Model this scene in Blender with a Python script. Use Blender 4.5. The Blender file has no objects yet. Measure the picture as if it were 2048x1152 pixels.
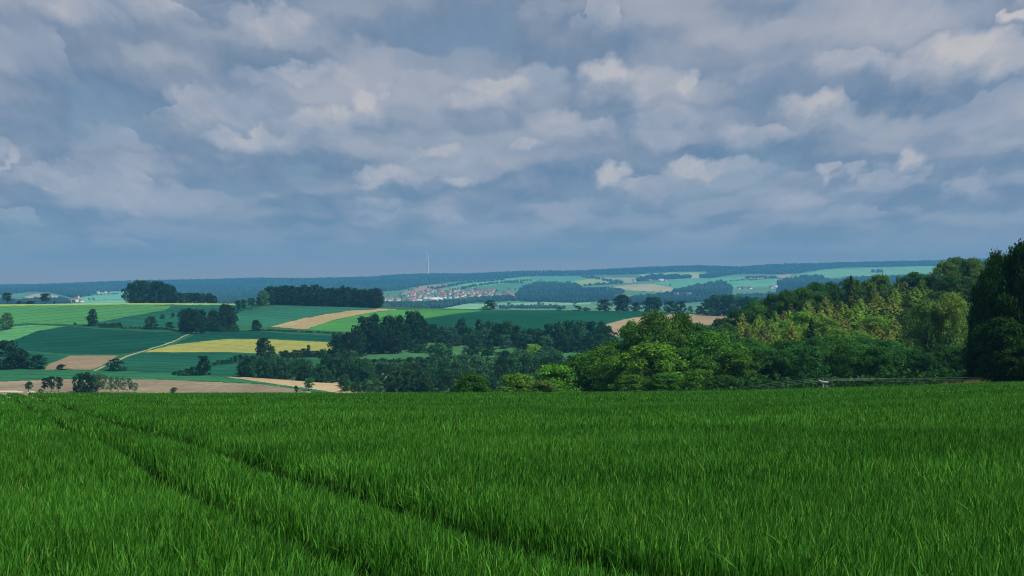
import bpy, math, random
import numpy as np
from mathutils import Vector
R = math.radians
rng = np.random.default_rng(7)
random.seed(7)
scene = bpy.context.scene
COL = scene.collection

# ------------------------------------------------------------------ camera
F = 2196.0; VH = 576.0; UC = 1024.0            # focal length, eye level and centre in photo pixels (2048 wide)
cam_d = bpy.data.cameras.new("camera"); cam = bpy.data.objects.new("camera", cam_d); COL.objects.link(cam)
cam.location = (0, 0, 0); cam.rotation_euler = (R(90), 0, 0)
cam_d.sensor_width = 36; cam_d.lens = 36 * F / 2048
cam_d.clip_start = 0.1; cam_d.clip_end = 60000
scene.camera = cam
scene.render.resolution_x = 1024; scene.render.resolution_y = 576
scene.view_settings.view_transform = 'Standard'; scene.view_settings.look = 'None'
scene.view_settings.exposure = 0.0; scene.view_settings.gamma = 1.0
scene.view_settings.use_curve_mapping = False
scene.cycles.pixel_filter_type = 'BLACKMAN_HARRIS'; scene.cycles.filter_width = 1.0

# ------------------------------------------------------------------ sun
SUN_EL, SUN_AZ = R(50), R(122)                  # azimuth clockwise from straight ahead (+Y): right and a little behind
sd = bpy.data.lights.new("sun", 'SUN'); sd.energy = 4.6; sd.angle = R(2.0); sd.color = (1.0, 0.95, 0.86)
sun = bpy.data.objects.new("sun", sd); COL.objects.link(sun)
sdir = Vector((math.sin(SUN_AZ) * math.cos(SUN_EL), math.cos(SUN_AZ) * math.cos(SUN_EL), math.sin(SUN_EL)))
sun.rotation_euler = (-sdir).to_track_quat('-Z', 'Y').to_euler()

# ------------------------------------------------------------------ world: Nishita sky behind a broken cloud deck
def azel(u, v):
    a = math.atan((u - UC) / F); return a, (VH - v) / F * math.cos(a)
PUFFS = [  # photo px: u, v, half width, half height, strength
 (505,45,40,22,.65),(575,70,55,32,.9),(460,30,60,20,.35),(590,155,75,18,.95),(665,165,65,28,.7),(760,120,30,30,.45),
 (735,215,40,30,1.15),(640,255,80,28,.95),(520,280,80,22,1.1),(395,190,45,20,.5),(460,205,45,16,.45),
 (985,185,75,26,1.1),(1070,170,50,30,.75),(930,205,50,14,.8),(1215,165,60,28,1.15),(1300,180,70,34,.7),(1362,180,26,34,1.0),
 (1140,240,45,26,.8),(1200,260,50,22,.6),(1330,255,70,28,.55),(1390,265,25,20,.5),
 (1900,110,80,36,1.15),(1985,125,70,30,.8),(1800,135,90,22,.7),(2030,38,38,12,1.6),(1830,30,150,32,.55),(1640,225,65,24,1.0),(1600,255,45,20,.4),
 (1410,350,55,20,1.0),(1480,345,55,26,1.0),(1530,350,30,22,.5),(885,305,55,16,.9),(1055,300,45,12,.85),(780,355,70,18,.9),
 (740,370,45,12,.8),(912,362,30,18,.9),(1215,372,36,24,1.1),(1645,350,26,14,.85),(1697,348,18,16,.8),(1812,328,26,24,1.1),
 (1790,345,50,16,.5),(1852,345,12,12,.5),(1960,390,42,22,.85),(1250,430,30,10,.4),(775,440,35,14,.55),(905,440,60,12,.35),
 (270,405,110,26,.7),(390,405,45,16,.45),(120,365,90,13,.65),(45,465,22,10,.4),(190,20,130,22,.45),(330,20,40,20,.35),
 (2,340,8,28,.8),(1100,30,90,22,.35),(1380,395,100,14,.3),(1080,420,40,14,.35),(60,110,60,30,.2),(1500,160,60,22,.45),(980,260,50,20,.35),
 (1390,465,40,14,.25),(1700,420,60,14,.2)]
DARKS = [(120,165,190,30,.5),(430,240,80,16,.55),(520,130,70,14,.3),(330,330,150,18,.4),(640,445,160,22,.4),(250,478,150,12,.35),(1560,115,330,26,.45),
 (1830,200,80,20,.8),(2000,80,50,18,.8),(1480,300,160,16,.45),(1120,350,130,14,.4),(700,330,90,14,.35),(830,120,110,24,.2),
 (1120,90,200,26,.2),(60,40,90,14,.2),(1250,210,24,16,.4),(1470,355,26,8,.5),(640,110,40,20,.3)]

SKY_STRENGTH = 0.1
world = bpy.data.worlds.new("World"); scene.world = world; world.use_nodes = True
world.cycles.sampling_method = 'MANUAL'; world.cycles.sample_map_resolution = 256
def build_world():
    """Nishita sky above and between a broken deck of cumulus, all by direction of view"""
    nt = world.node_tree; N, L = nt.nodes, nt.links; N.clear()
    def M(op, a, b=None, c=None, clamp=False):
        n = N.new('ShaderNodeMath'); n.operation = op; n.use_clamp = clamp
        for k, x in enumerate((a, b, c)):
            if x is None: continue
            if isinstance(x, (int, float)): n.inputs[k].default_value = x
            else: L.new(x, n.inputs[k])
        return n.outputs[0]
    def V(op, a, b=None, c=None, out=0):
        n = N.new('ShaderNodeVectorMath'); n.operation = op
        for k, x in enumerate((a, b, c)):
            if x is None: continue
            if isinstance(x, tuple): n.inputs[k].default_value = x
            else: L.new(x, n.inputs[k])
        return n.outputs[out]
    def noise(vec, sc, det, ro=.5, col=False):
        n = N.new('ShaderNodeTexNoise'); n.inputs['Scale'].default_value = sc; n.inputs['Detail'].default_value = det
        n.noise_dimensions = '2D'; n.inputs['Roughness'].default_value = ro; L.new(vec, n.inputs['Vector'])
        return n.outputs[1 if col else 0]
    def ramp(x, lo, hi, a=0., b=1.):
        n = N.new('ShaderNodeMapRange'); n.interpolation_type = 'SMOOTHSTEP'
        L.new(x, n.inputs[0]); n.inputs[1].default_value = lo; n.inputs[2].default_value = hi; n.inputs[3].default_value = a; n.inputs[4].default_value = b
        return n.outputs[0]
    def mix(f, a, b):
        n = N.new('ShaderNodeMix'); n.data_type = 'RGBA'
        if isinstance(f, (int, float)): n.inputs[0].default_value = f
        else: L.new(f, n.inputs[0])
        for k, x in ((6, a), (7, b)):
            if isinstance(x, tuple): n.inputs[k].default_value = tuple(c / SKY_STRENGTH for c in x) + (1,)
            else: L.new(x, n.inputs[k])
        return n.outputs[2]
    out = N.new('ShaderNodeOutputWorld'); bg = N.new('ShaderNodeBackground'); bg.inputs[1].default_value = SKY_STRENGTH
    L.new(bg.outputs[0], out.inputs[0])
    sky = N.new('ShaderNodeTexSky'); sky.sky_type = 'NISHITA'; sky.sun_disc = False
    sky.sun_elevation = SUN_EL; sky.sun_rotation = SUN_AZ; sky.altitude = 400; sky.dust_density = 2.0
    tc = N.new('ShaderNodeTexCoord'); sep = N.new('ShaderNodeSeparateXYZ'); L.new(tc.outputs['Generated'], sep.inputs[0])
    x, y, z = sep.outputs
    az = M('ARCTAN2', x, y)
    hyp = M('SQRT', M('ADD', M('MULTIPLY', x, x), M('MULTIPLY', y, y)))
    el = M('DIVIDE', z, M('MAXIMUM', hyp, .15))
    Pn = N.new('ShaderNodeCombineXYZ'); L.new(az, Pn.inputs[0]); L.new(el, Pn.inputs[1]); P = Pn.outputs[0]
    def deckspace(p, k):
        s = N.new('ShaderNodeSeparateXYZ'); L.new(p, s.inputs[0]); e = M('MAXIMUM', s.outputs[1], -.02)
        c = N.new('ShaderNodeCombineXYZ'); L.new(M('DIVIDE', M('MULTIPLY', s.outputs[0], 2.2), M('ADD', e, .55)), c.inputs[0])
        L.new(M('MULTIPLY', M('LOGARITHM', M('ADD', e, .10), 2.71828), k), c.inputs[1]); return c.outputs[0]
    q = deckspace(P, 1.45); q2 = deckspace(P, .8)
    w1 = V('SUBTRACT', noise(q, 2.6, 2, .5, True), (.5, .5, .5))
    w2 = V('SUBTRACT', noise(q2, 11, 7, .56, True), (.5, .5, .5))
    pw = V('ADD', P, V('ADD', V('MULTIPLY', w1, (.045, .026, 0)), V('MULTIPLY', w2, (.040, .034, 0))))
    # --- the puffs: crisp heads, bodies that melt away downward
    puff = None
    def after(vec, val):                           # keeps the node graph evaluated a few puffs at a time
        cb = N.new('ShaderNodeCombineXYZ'); L.new(val, cb.inputs[0]); return V('MULTIPLY_ADD', cb.outputs[0], (1e-7, 0, 0), vec)
    for i, (u, v, su, sv, A) in enumerate(PUFFS):
        if i and i % 6 == 0: pw = after(pw, puff)
        a, e = azel(u, v); su *= 1.65; sv *= 1.8; ix, iy = F / su, F / sv
        d = V('MULTIPLY_ADD', pw, (ix, iy, 0), (-a * ix, -e * iy, 0))
        s = N.new('ShaderNodeSeparateXYZ'); L.new(d, s.inputs[0])
        r = V('LENGTH', d, out=1)
        wdt = ramp(s.outputs[1], -.7, .6, 1.5, .40)
        f = M('DIVIDE', M('SUBTRACT', 1.0, r), wdt, clamp=True)
        f = M('MULTIPLY', f, A * .92)
        puff = f if puff is None else M('SMOOTH_MAX', puff, f, .22)
    # --- smaller cumulus everywhere, one per cell of a loose pattern
    def cells(scale, rad, seed, lo, amp):
        v = N.new('ShaderNodeTexVoronoi'); v.voronoi_dimensions = '2D'; v.inputs['Scale'].default_value = scale; v.inputs['Randomness'].default_value = .85
        src = V('ADD', after(q, puff), V('ADD', V('MULTIPLY', w2, (.17, .15, 0)), (seed, seed * .7, 0))); L.new(src, v.inputs['Vector'])
        d = V('MULTIPLY', V('SUBTRACT', src, v.outputs['Position']), (scale / rad * .8, scale / rad * 1.15, 0))
        sp = N.new('ShaderNodeSeparateXYZ'); L.new(d, sp.inputs[0]); cs = N.new('ShaderNodeSeparateColor'); L.new(v.outputs['Color'], cs.inputs[0])
        f = M('DIVIDE', M('SUBTRACT', 1.0, V('LENGTH', d, out=1)), ramp(sp.outputs[1], -.7, .6, 1.5, .45), clamp=True)
        return M('MULTIPLY', f, ramp(cs.outputs[0], lo, 1.0, 0, amp))
    puff = M('SMOOTH_MAX', puff, cells(2.3, .62, 3.3, .25, .62), .2)
    puff = M('SMOOTH_MAX', puff, cells(4.6, .60, 7.1, .35, .70), .15)
    dark = None
    for i, (u, v, su, sv, A) in enumerate(DARKS):
        if i % 6 == 0: pw = after(pw, dark if i else puff)
        a, e = azel(u, v); ix, iy = F / su, F / sv
        d = V('MULTIPLY_ADD', pw, (ix, iy, 0), (-a * ix, -e * iy, 0))
        ex = M('POWER', .5, V('DOT_PRODUCT', d, d, out=1))
        dark = M('MULTIPLY', ex, A) if dark is None else M('MULTIPLY_ADD', ex, A, dark)
    # --- the deck behind them: several tiers of the same, from noise
    qw = V('ADD', q, V('MULTIPLY', w2, (.11, .09, 0)))
    n0 = noise(qw, 1.5, 1, .5); n1 = noise(V('ADD', qw, (0, .085, 0)), 1.5, 1, .5)
    m0 = noise(qw, 3.8, 1.5, .45); m1 = noise(V('ADD', qw, (0, .045, 0)), 3.8, 1.5, .45)
    tex = noise(q2, 18, 8, .60)
    rim = M('ADD', M('SUBTRACT', n0, n1), M('MULTIPLY', M('SUBTRACT', m0, m1), .8))
    lump = M('ADD', M('MULTIPLY', n0, .6), M('MULTIPLY', m0, .4))
    c = mix(ramp(lump, .36, .64), (.175, .235, .335), (.315, .350, .430))
    c = mix(ramp(rim, .01, .12, 0, .75), c, (.39, .41, .475))
    c = mix(M('MULTIPLY', ramp(M('ADD', lump, M('MULTIPLY', M('SUBTRACT', tex, .5), .16)), .50, .64), ramp(rim, -.03, .09, .15, .62)), c, (.46, .455, .49))
    c = mix(ramp(rim, -.01, -.10, 0, .6), c, (.150, .225, .345))
    c = mix(M('MULTIPLY', dark, 1.0, clamp=True), c, (.095, .175, .305))
    body = ramp(M('ADD', puff, M('MULTIPLY', M('SUBTRACT', tex, .5), .30)), .02, .62)
    c = mix(M('MULTIPLY', body, .88), c, mix(ramp(m0, .35, .65), (.34, .375, .46), (.42, .43, .49)))
    head = M('MULTIPLY', ramp(M('ADD', puff, M('MULTIPLY', M('SUBTRACT', tex, .5), .75)), .40, 1.30), ramp(m0, .34, .60, .55, 1.0))
    c = mix(head, c, (.60, .56, .55))
    gap = M('MULTIPLY', ramp(lump, .42, .30), .25)
    c = mix(gap, c, sky.outputs[0])
    c = mix(ramp(el, .080, .012, 0, .80), c, (.300, .328, .380))
    c = mix(ramp(el, .045, .0), c, (.50, .375, .29))
    c = mix(ramp(el, 0.0, -.06), c, (.10, .14, .18))
    L.new(c, bg.inputs[0])
build_world()

# ------------------------------------------------------------------ tagging helpers
def tag(o, label=None, cat=None, group=None, kind=None):
    if label: o['label'] = label
    if cat: o['category'] = cat
    if group: o['group'] = group
    if kind: o['kind'] = kind
    return o
def mesh_np(name, V_, F_, mats=(), parent=None, smooth=False, tint=None, link=True):
    """V_ (n,3) array, F_ (m,k) int array with -1 padding allowed only as separate lists"""
    me = bpy.data.meshes.new(name)
    V_ = np.asarray(V_, dtype=np.float32)
    if isinstance(F_, np.ndarray):
        m, k = F_.shape; idx = F_.reshape(-1); starts = np.arange(m) * k
    else:
        idx = np.concatenate([f.reshape(-1) for f in F_]); ks = np.concatenate([np.full(len(f), f.shape[1]) for f in F_])
        m = len(ks); starts = np.concatenate([[0], np.cumsum(ks)[:-1]])
    me.vertices.add(len(V_)); me.vertices.foreach_set('co', V_.reshape(-1))
    me.loops.add(len(idx)); me.loops.foreach_set('vertex_index', idx.astype(np.int32))
    me.polygons.add(m); me.polygons.foreach_set('loop_start', starts.astype(np.int32))
    me.update(calc_edges=True)
    if smooth: me.polygons.foreach_set('use_smooth', np.ones(m, dtype=bool))
    if tint is not None:
        a = me.attributes.new('tint', 'FLOAT', 'FACE'); a.data.foreach_set('value', np.asarray(tint, dtype=np.float32))
    for mt in mats: me.materials.append(mt)
    me.validate(verbose=False)
    o = bpy.data.objects.new(name, me)
    if link: COL.objects.link(o)
    if parent: o.parent = parent
    return o

# ------------------------------------------------------------------ materials
def new_mat(name):
    m = bpy.data.materials.new(name); m.use_nodes = True
    nt = m.node_tree; nt.nodes.clear(); out = nt.nodes.new('ShaderNodeOutputMaterial')
    return m, nt, out
def plain_mat(name, col, rough=.8, var=.15, scale=1.0, metal=0):
    m, nt, out = new_mat(name); N, L = nt.nodes, nt.links
    b = N.new('ShaderNodeBsdfPrincipled'); b.inputs['Roughness'].default_value = rough; b.inputs['Metallic'].default_value = metal
    tc = N.new('ShaderNodeTexCoord'); n = N.new('ShaderNodeTexNoise'); n.inputs['Scale'].default_value = scale; n.inputs['Detail'].default_value = 5
    L.new(tc.outputs['Object'], n.inputs['Vector'])
    mx = N.new('ShaderNodeMix'); mx.data_type = 'RGBA'; L.new(n.outputs[0], mx.inputs[0])
    mx.inputs[6].default_value = tuple(c * (1 - var) for c in col) + (1,); mx.inputs[7].default_value = tuple(min(1, c * (1 + var)) for c in col) + (1,)
    L.new(mx.outputs[2], b.inputs['Base Color']); L.new(b.outputs[0], out.inputs[0])
    return m
def leaf_mat(name, transl=.28, spread=.45, warm=(1.35, 1.22, .7)):
    """leaf colour = the object's own colour, varied leaf by leaf and tree by tree"""
    m, nt, out = new_mat(name); N, L = nt.nodes, nt.links
    oi = N.new('ShaderNodeObjectInfo'); at = N.new('ShaderNodeAttribute'); at.attribute_name = 'tint'
    mr = N.new('ShaderNodeMapRange'); L.new(at.outputs['Fac'], mr.inputs[0]); mr.inputs[3].default_value = 1 - spread; mr.inputs[4].default_value = 1 + spread
    mr2 = N.new('ShaderNodeMapRange'); L.new(oi.outputs['Random'], mr2.inputs[0]); mr2.inputs[3].default_value = .82; mr2.inputs[4].default_value = 1.2
    mu = N.new('ShaderNodeMath'); mu.operation = 'MULTIPLY'; L.new(mr.outputs[0], mu.inputs[0]); L.new(mr2.outputs[0], mu.inputs[1])
    sc = N.new('ShaderNodeVectorMath'); sc.operation = 'SCALE'; L.new(oi.outputs['Color'], sc.inputs[0]); L.new(mu.outputs[0], sc.inputs['Scale'])
    wm = N.new('ShaderNodeVectorMath'); wm.operation = 'MULTIPLY'; L.new(sc.outputs[0], wm.inputs[0]); wm.inputs[1].default_value = warm
    mx = N.new('ShaderNodeMix'); mx.data_type = 'RGBA'; L.new(sc.outputs[0], mx.inputs[6]); L.new(wm.outputs[0], mx.inputs[7])
    p3 = N.new('ShaderNodeMath'); p3.operation = 'POWER'; L.new(at.outputs['Fac'], p3.inputs[0]); p3.inputs[1].default_value = 2.5; L.new(p3.outputs[0], mx.inputs[0])
    d = N.new('ShaderNodeBsdfDiffuse'); t = N.new('ShaderNodeBsdfTranslucent'); s = N.new('ShaderNodeMixShader'); s.inputs[0].default_value = transl
    L.new(mx.outputs[2], d.inputs[0]); L.new(mx.outputs[2], t.inputs[0]); L.new(d.outputs[0], s.inputs[1]); L.new(t.outputs[0], s.inputs[2])
    L.new(s.outputs[0], out.inputs[0])
    return m
LEAF = leaf_mat('foliage'); BARK = plain_mat('bark', (.055, .045, .035), .9, .35, 3.0); PALEBARK = plain_mat('pale_bark', (.30, .27, .22), .9, .3, 2.0)

def field_mat(name, col, col2=None, ang=0, spacing=0, dark=.60, patch=.45, width=.13, pscale=.012, row=0):
    """crop or soil seen from afar: slow patches, fine grain, tractor lines at a spacing in metres along a heading"""
    m, nt, out = new_mat(name); N, L = nt.nodes, nt.links
    ge = N.new('ShaderNodeNewGeometry'); pos = ge.outputs['Position']
    n1 = N.new('ShaderNodeTexNoise'); n1.inputs['Scale'].default_value = pscale; n1.inputs['Detail'].default_value = 6; n1.inputs['Roughness'].default_value = .6; L.new(pos, n1.inputs['Vector'])
    n2 = N.new('ShaderNodeTexNoise'); n2.inputs['Scale'].default_value = .35; n2.inputs['Detail'].default_value = 4; L.new(pos, n2.inputs['Vector'])
    col2 = col2 or tuple(c * (1 + patch) for c in col)
    mr = N.new('ShaderNodeMapRange'); L.new(n1.outputs[0], mr.inputs[0]); mr.inputs[1].default_value = .35; mr.inputs[2].default_value = .65
    mx = N.new('ShaderNodeMix'); mx.data_type = 'RGBA'; L.new(mr.outputs[0], mx.inputs[0]); mx.inputs[6].default_value = col + (1,); mx.inputs[7].default_value = col2 + (1,)
    g = N.new('ShaderNodeMapRange'); L.new(n2.outputs[0], g.inputs[0]); g.inputs[1].default_value = .25; g.inputs[2].default_value = .75; g.inputs[3].default_value = .8; g.inputs[4].default_value = 1.2
    s = N.new('ShaderNodeVectorMath'); s.operation = 'SCALE'; L.new(mx.outputs[2], s.inputs[0]); L.new(g.outputs[0], s.inputs['Scale'])
    colr = s.outputs[0]
    def lines(colr, spacing, width, dark, wob):
        nx = (math.cos(ang), -math.sin(ang), 0)           # across the heading
        wb = N.new('ShaderNodeTexNoise'); wb.inputs['Scale'].default_value = .006; L.new(pos, wb.inputs['Vector'])
        dp = N.new('ShaderNodeVectorMath'); dp.operation = 'DOT_PRODUCT'; L.new(pos, dp.inputs[0]); dp.inputs[1].default_value = nx
        a = N.new('ShaderNodeMath'); a.operation = 'MULTIPLY_ADD'; L.new(wb.outputs[0], a.inputs[0]); a.inputs[1].default_value = wob; L.new(dp.outputs['Value'], a.inputs[2])
        b = N.new('ShaderNodeMath'); b.operation = 'DIVIDE'; L.new(a.outputs[0], b.inputs[0]); b.inputs[1].default_value = spacing
        fr = N.new('ShaderNodeMath'); fr.operation = 'PINGPONG'; L.new(b.outputs[0], fr.inputs[0]); fr.inputs[1].default_value = .5
        k = N.new('ShaderNodeMapRange'); k.interpolation_type = 'SMOOTHSTEP'; L.new(fr.outputs[0], k.inputs[0]); k.inputs[1].default_value = 0; k.inputs[2].default_value = width; k.inputs[3].default_value = dark; k.inputs[4].default_value = 1
        s2 = N.new('ShaderNodeVectorMath'); s2.operation = 'SCALE'; L.new(colr, s2.inputs[0]); L.new(k.outputs[0], s2.inputs['Scale'])
        return s2.outputs[0]
    if spacing: colr = lines(colr, spacing, width, dark, 22)
    if row: colr = lines(colr, row, .5, .86, 22)
    d = N.new('ShaderNodeBsdfDiffuse'); L.new(colr, d.inputs[0]); L.new(d.outputs[0], out.inputs[0])
    return m

# ------------------------------------------------------------------ terrain, from distance and height
EDGE = 110.0
def vedge(u): return np.interp(u, [-900, 0, 1100, 1450, 1600, 1800, 2048, 2950], [788, 785.5, 783.5, 780.5, 776, 771, 762, 745])
def slope(u): return (vedge(u) - VH) / F - 1.3 / EDGE
UG = np.arange(-1500, 3560, 8.0)
def blur(a, s):
    k = np.exp(-.5 * (np.arange(-4 * s, 4 * s + 1, 8) / s) ** 2); k /= k.sum()
    p = len(k) // 2; return np.convolve(np.pad(a, p, mode='edge'), k, mode='valid')
ROWS = []
def row(y, kind, pts, s=40):
    us, vs = zip(*pts); a = np.interp(UG, us, vs)
    if kind == 'v': a = -(a - VH) / F * y
    ROWS.append((y, blur(a, s)))
row(EDGE, 'v', [(u, float(vedge(u)) + .75 / EDGE * F) for u in (-900, 0, 1100, 1450, 1600, 1800, 2048, 2950)], 20)
row(135, 'z', [(0,-14.6),(1100,-14.2),(1250,-13.6),(1500,-13.0),(1700,-12.8),(2048,-11.5),(2600,-9)])
row(180, 'z', [(0,-23),(1100,-21.5),(1250,-19),(1400,-17.5),(1500,-17),(1800,-16.5),(2048,-14),(2600,-9)])
row(240, 'z', [(0,-31),(1100,-28),(1250,-23),(1400,-20),(1500,-16.5),(1600,-14.5),(1700,-13),(1800,-12),(1900,-9),(2048,-7),(2600,-4)])
row(300, 'z', [(0,-36.5),(1100,-33),(1250,-28),(1400,-22),(1500,-16),(1600,-12),(1700,-9),(1800,-7),(1900,-4),(2048,-2),(2600,2)])
row(360, 'z', [(0,-39.5),(1100,-35.5),(1250,-32),(1400,-25),(1500,-17),(1600,-11.5),(1700,-8),(1800,-6),(1900,-3),(2048,-1),(2600,3)])
row(400, 'v', [(0,796),(900,795),(1100,775),(1250,755),(1400,725),(1500,690),(1600,655),(1700,640),(1900,610),(2048,600)])
row(430, 'v', [(0,785),(900,784),(1100,770),(1250,750),(1400,735),(1600,700),(2048,680)])
row(480, 'v', [(-600,760),(0,758),(500,758),(700,765),(900,765),(1100,750),(1400,740),(2048,740)])
row(530, 'v', [(0,738),(450,742),(700,745),(900,745),(1100,735),(1400,725),(2048,740)])
row(600, 'v', [(0,720),(450,722),(700,726),(900,722),(1100,712),(1400,705),(2048,720)])
row(680, 'v', [(0,701),(450,703),(700,706),(900,700),(1100,690),(1400,685),(2048,700)])
row(800, 'v', [(0,672),(350,668),(600,676),(900,672),(1100,664),(1400,660),(2048,680)])
row(880, 'v', [(0,652),(350,650),(600,657),(900,655),(1100,650),(1400,647),(2048,665)])
row(980, 'v', [(0,629),(350,627),(600,632),(900,636),(1100,634),(1400,636),(2048,650)])
row(1100,'v', [(-600,610),(0,609),(240,606),(430,607),(550,608),(760,614),(980,619),(1200,621.5),(1300,623),(1400,627.5),(2048,640)])
row(1250,'v', [(0,622),(1000,632),(2048,652)])
row(1700,'z', [(0,-68),(2048,-75)])
row(2400,'z', [(0,-78),(2048,-78)])
row(3000,'v', [(0,622),(800,620),(1400,622),(2048,622)])
row(3800,'v', [(0,607),(500,607),(900,607),(1100,604),(2048,602)])
row(4600,'v', [(0,599),(500,599),(900,593),(1100,590),(1500,584),(2048,580)])
row(5400,'v', [(0,590),(500,592),(800,583),(1100,575),(1500,569),(2048,563)])
row(6400,'v', [(0,582),(500,582),(800,573),(1100,562),(1500,557),(2048,548)])
row(7400,'v', [(0,575),(500,571),(800,562),(1100,551),(1500,544),(2048,534)])
RIDGE = [(-600,575),(0,573),(100,571),(230,566),(300,564),(450,561),(500,559),(600,560),(740,557),(800,552),(870,550),(930,551),(1050,545),(1150,545),(1300,537),(1400,534),(1480,537),(1560,531),(1640,530),(1700,528),(1780,526),(1860,525),(1950,521),(2048,520),(2600,512)]
row(8500,'v', RIDGE, 12)
row(9500,'z', [(0,0),(2048,140)])
row(10200,'z', [(0,-30),(2048,90)])
YS = np.array([r[0] for r in ROWS]); ZS = np.array([r[1] for r in ROWS])
def pchip(xs, Y, xq):
    h = np.diff(xs)[:, None]; d = np.diff(Y, axis=0) / h
    m = np.zeros_like(Y); a, b = d[:-1], d[1:]; w1 = 2 * h[1:] + h[:-1]; w2 = h[1:] + 2 * h[:-1]
    with np.errstate(divide='ignore', invalid='ignore'):
        mm = (w1 + w2) / (w1 / a + w2 / b)
    m[1:-1] = np.where(a * b > 0, mm, 0); m[0] = d[0]; m[-1] = d[-1]
    i = np.clip(np.searchsorted(xs, xq, side='right') - 1, 0, len(xs) - 2)
    t = ((xq - xs[i]) / (xs[i + 1] - xs[i]))[:, None]; H = h[i]
    return (Y[i] * (1 + 2 * t) * (1 - t) ** 2 + m[i] * H * t * (1 - t) ** 2 + Y[i + 1] * t * t * (3 - 2 * t) + m[i + 1] * H * t * t * (t - 1))
YF = np.geomspace(EDGE, 10200, 1400); ZF = pchip(YS, ZS, YF); LYF = np.log(YF)
def zt(u, y):
    """ground height for a bearing u (photo column) and a depth y"""
    u = np.asarray(u, float); y = np.asarray(y, float)
    u, y = np.broadcast_arrays(u, y)
    near = -(2.05 + slope(u) * np.maximum(y, 0))
    fy = np.clip((np.log(np.maximum(y, EDGE)) - LYF[0]) / (LYF[1] - LYF[0]), 0, len(YF) - 1.001); fu = np.clip((u - UG[0]) / 8, 0, len(UG) - 1.001)
    i = fy.astype(int); j = fu.astype(int); a = fy - i; b = fu - j
    far = (ZF[i, j] * (1 - a) * (1 - b) + ZF[i + 1, j] * a * (1 - b) + ZF[i, j + 1] * (1 - a) * b + ZF[i + 1, j + 1] * a * b)
    return np.where(y <= EDGE, near, far)
def X(u, y): return (np.asarray(u) - UC) / F * y
def depth_of(u, v, lo, hi):
    """depth at which the ground is seen at photo row v on bearing u"""
    ys = np.linspace(lo, hi, 500); vv = VH - F * zt(u, ys) / ys
    k = np.where(vv <= v)[0]
    return float(ys[k[0]]) if len(k) else float(ys[np.argmin(vv)])
def depths_of(us, vs, lo, hi):
    ys = np.linspace(lo, hi, 300); vv = VH - F * zt(us[:, None], ys[None, :]) / ys
    ok = vv <= vs[:, None]; k = np.where(ok.any(1), ok.argmax(1), vv.argmin(1)); return ys[k]
def inpoly(us, vs, poly):
    ins = np.zeros(us.shape, bool); n = len(poly)
    for i in range(n):
        x1, y1 = poly[i]; x2, y2 = poly[(i + 1) % n]
        if y1 == y2: continue
        c = ((vs >= min(y1, y2)) & (vs < max(y1, y2)) & (us < (x2 - x1) * (vs - y1) / (y2 - y1) + x1)); ins ^= c
    return ins
def strip(pts, w):
    a = [(u, v - w / 2) for u, v in pts]; b = [(u, v + w / 2) for u, v in pts[::-1]]; return a + b

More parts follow.
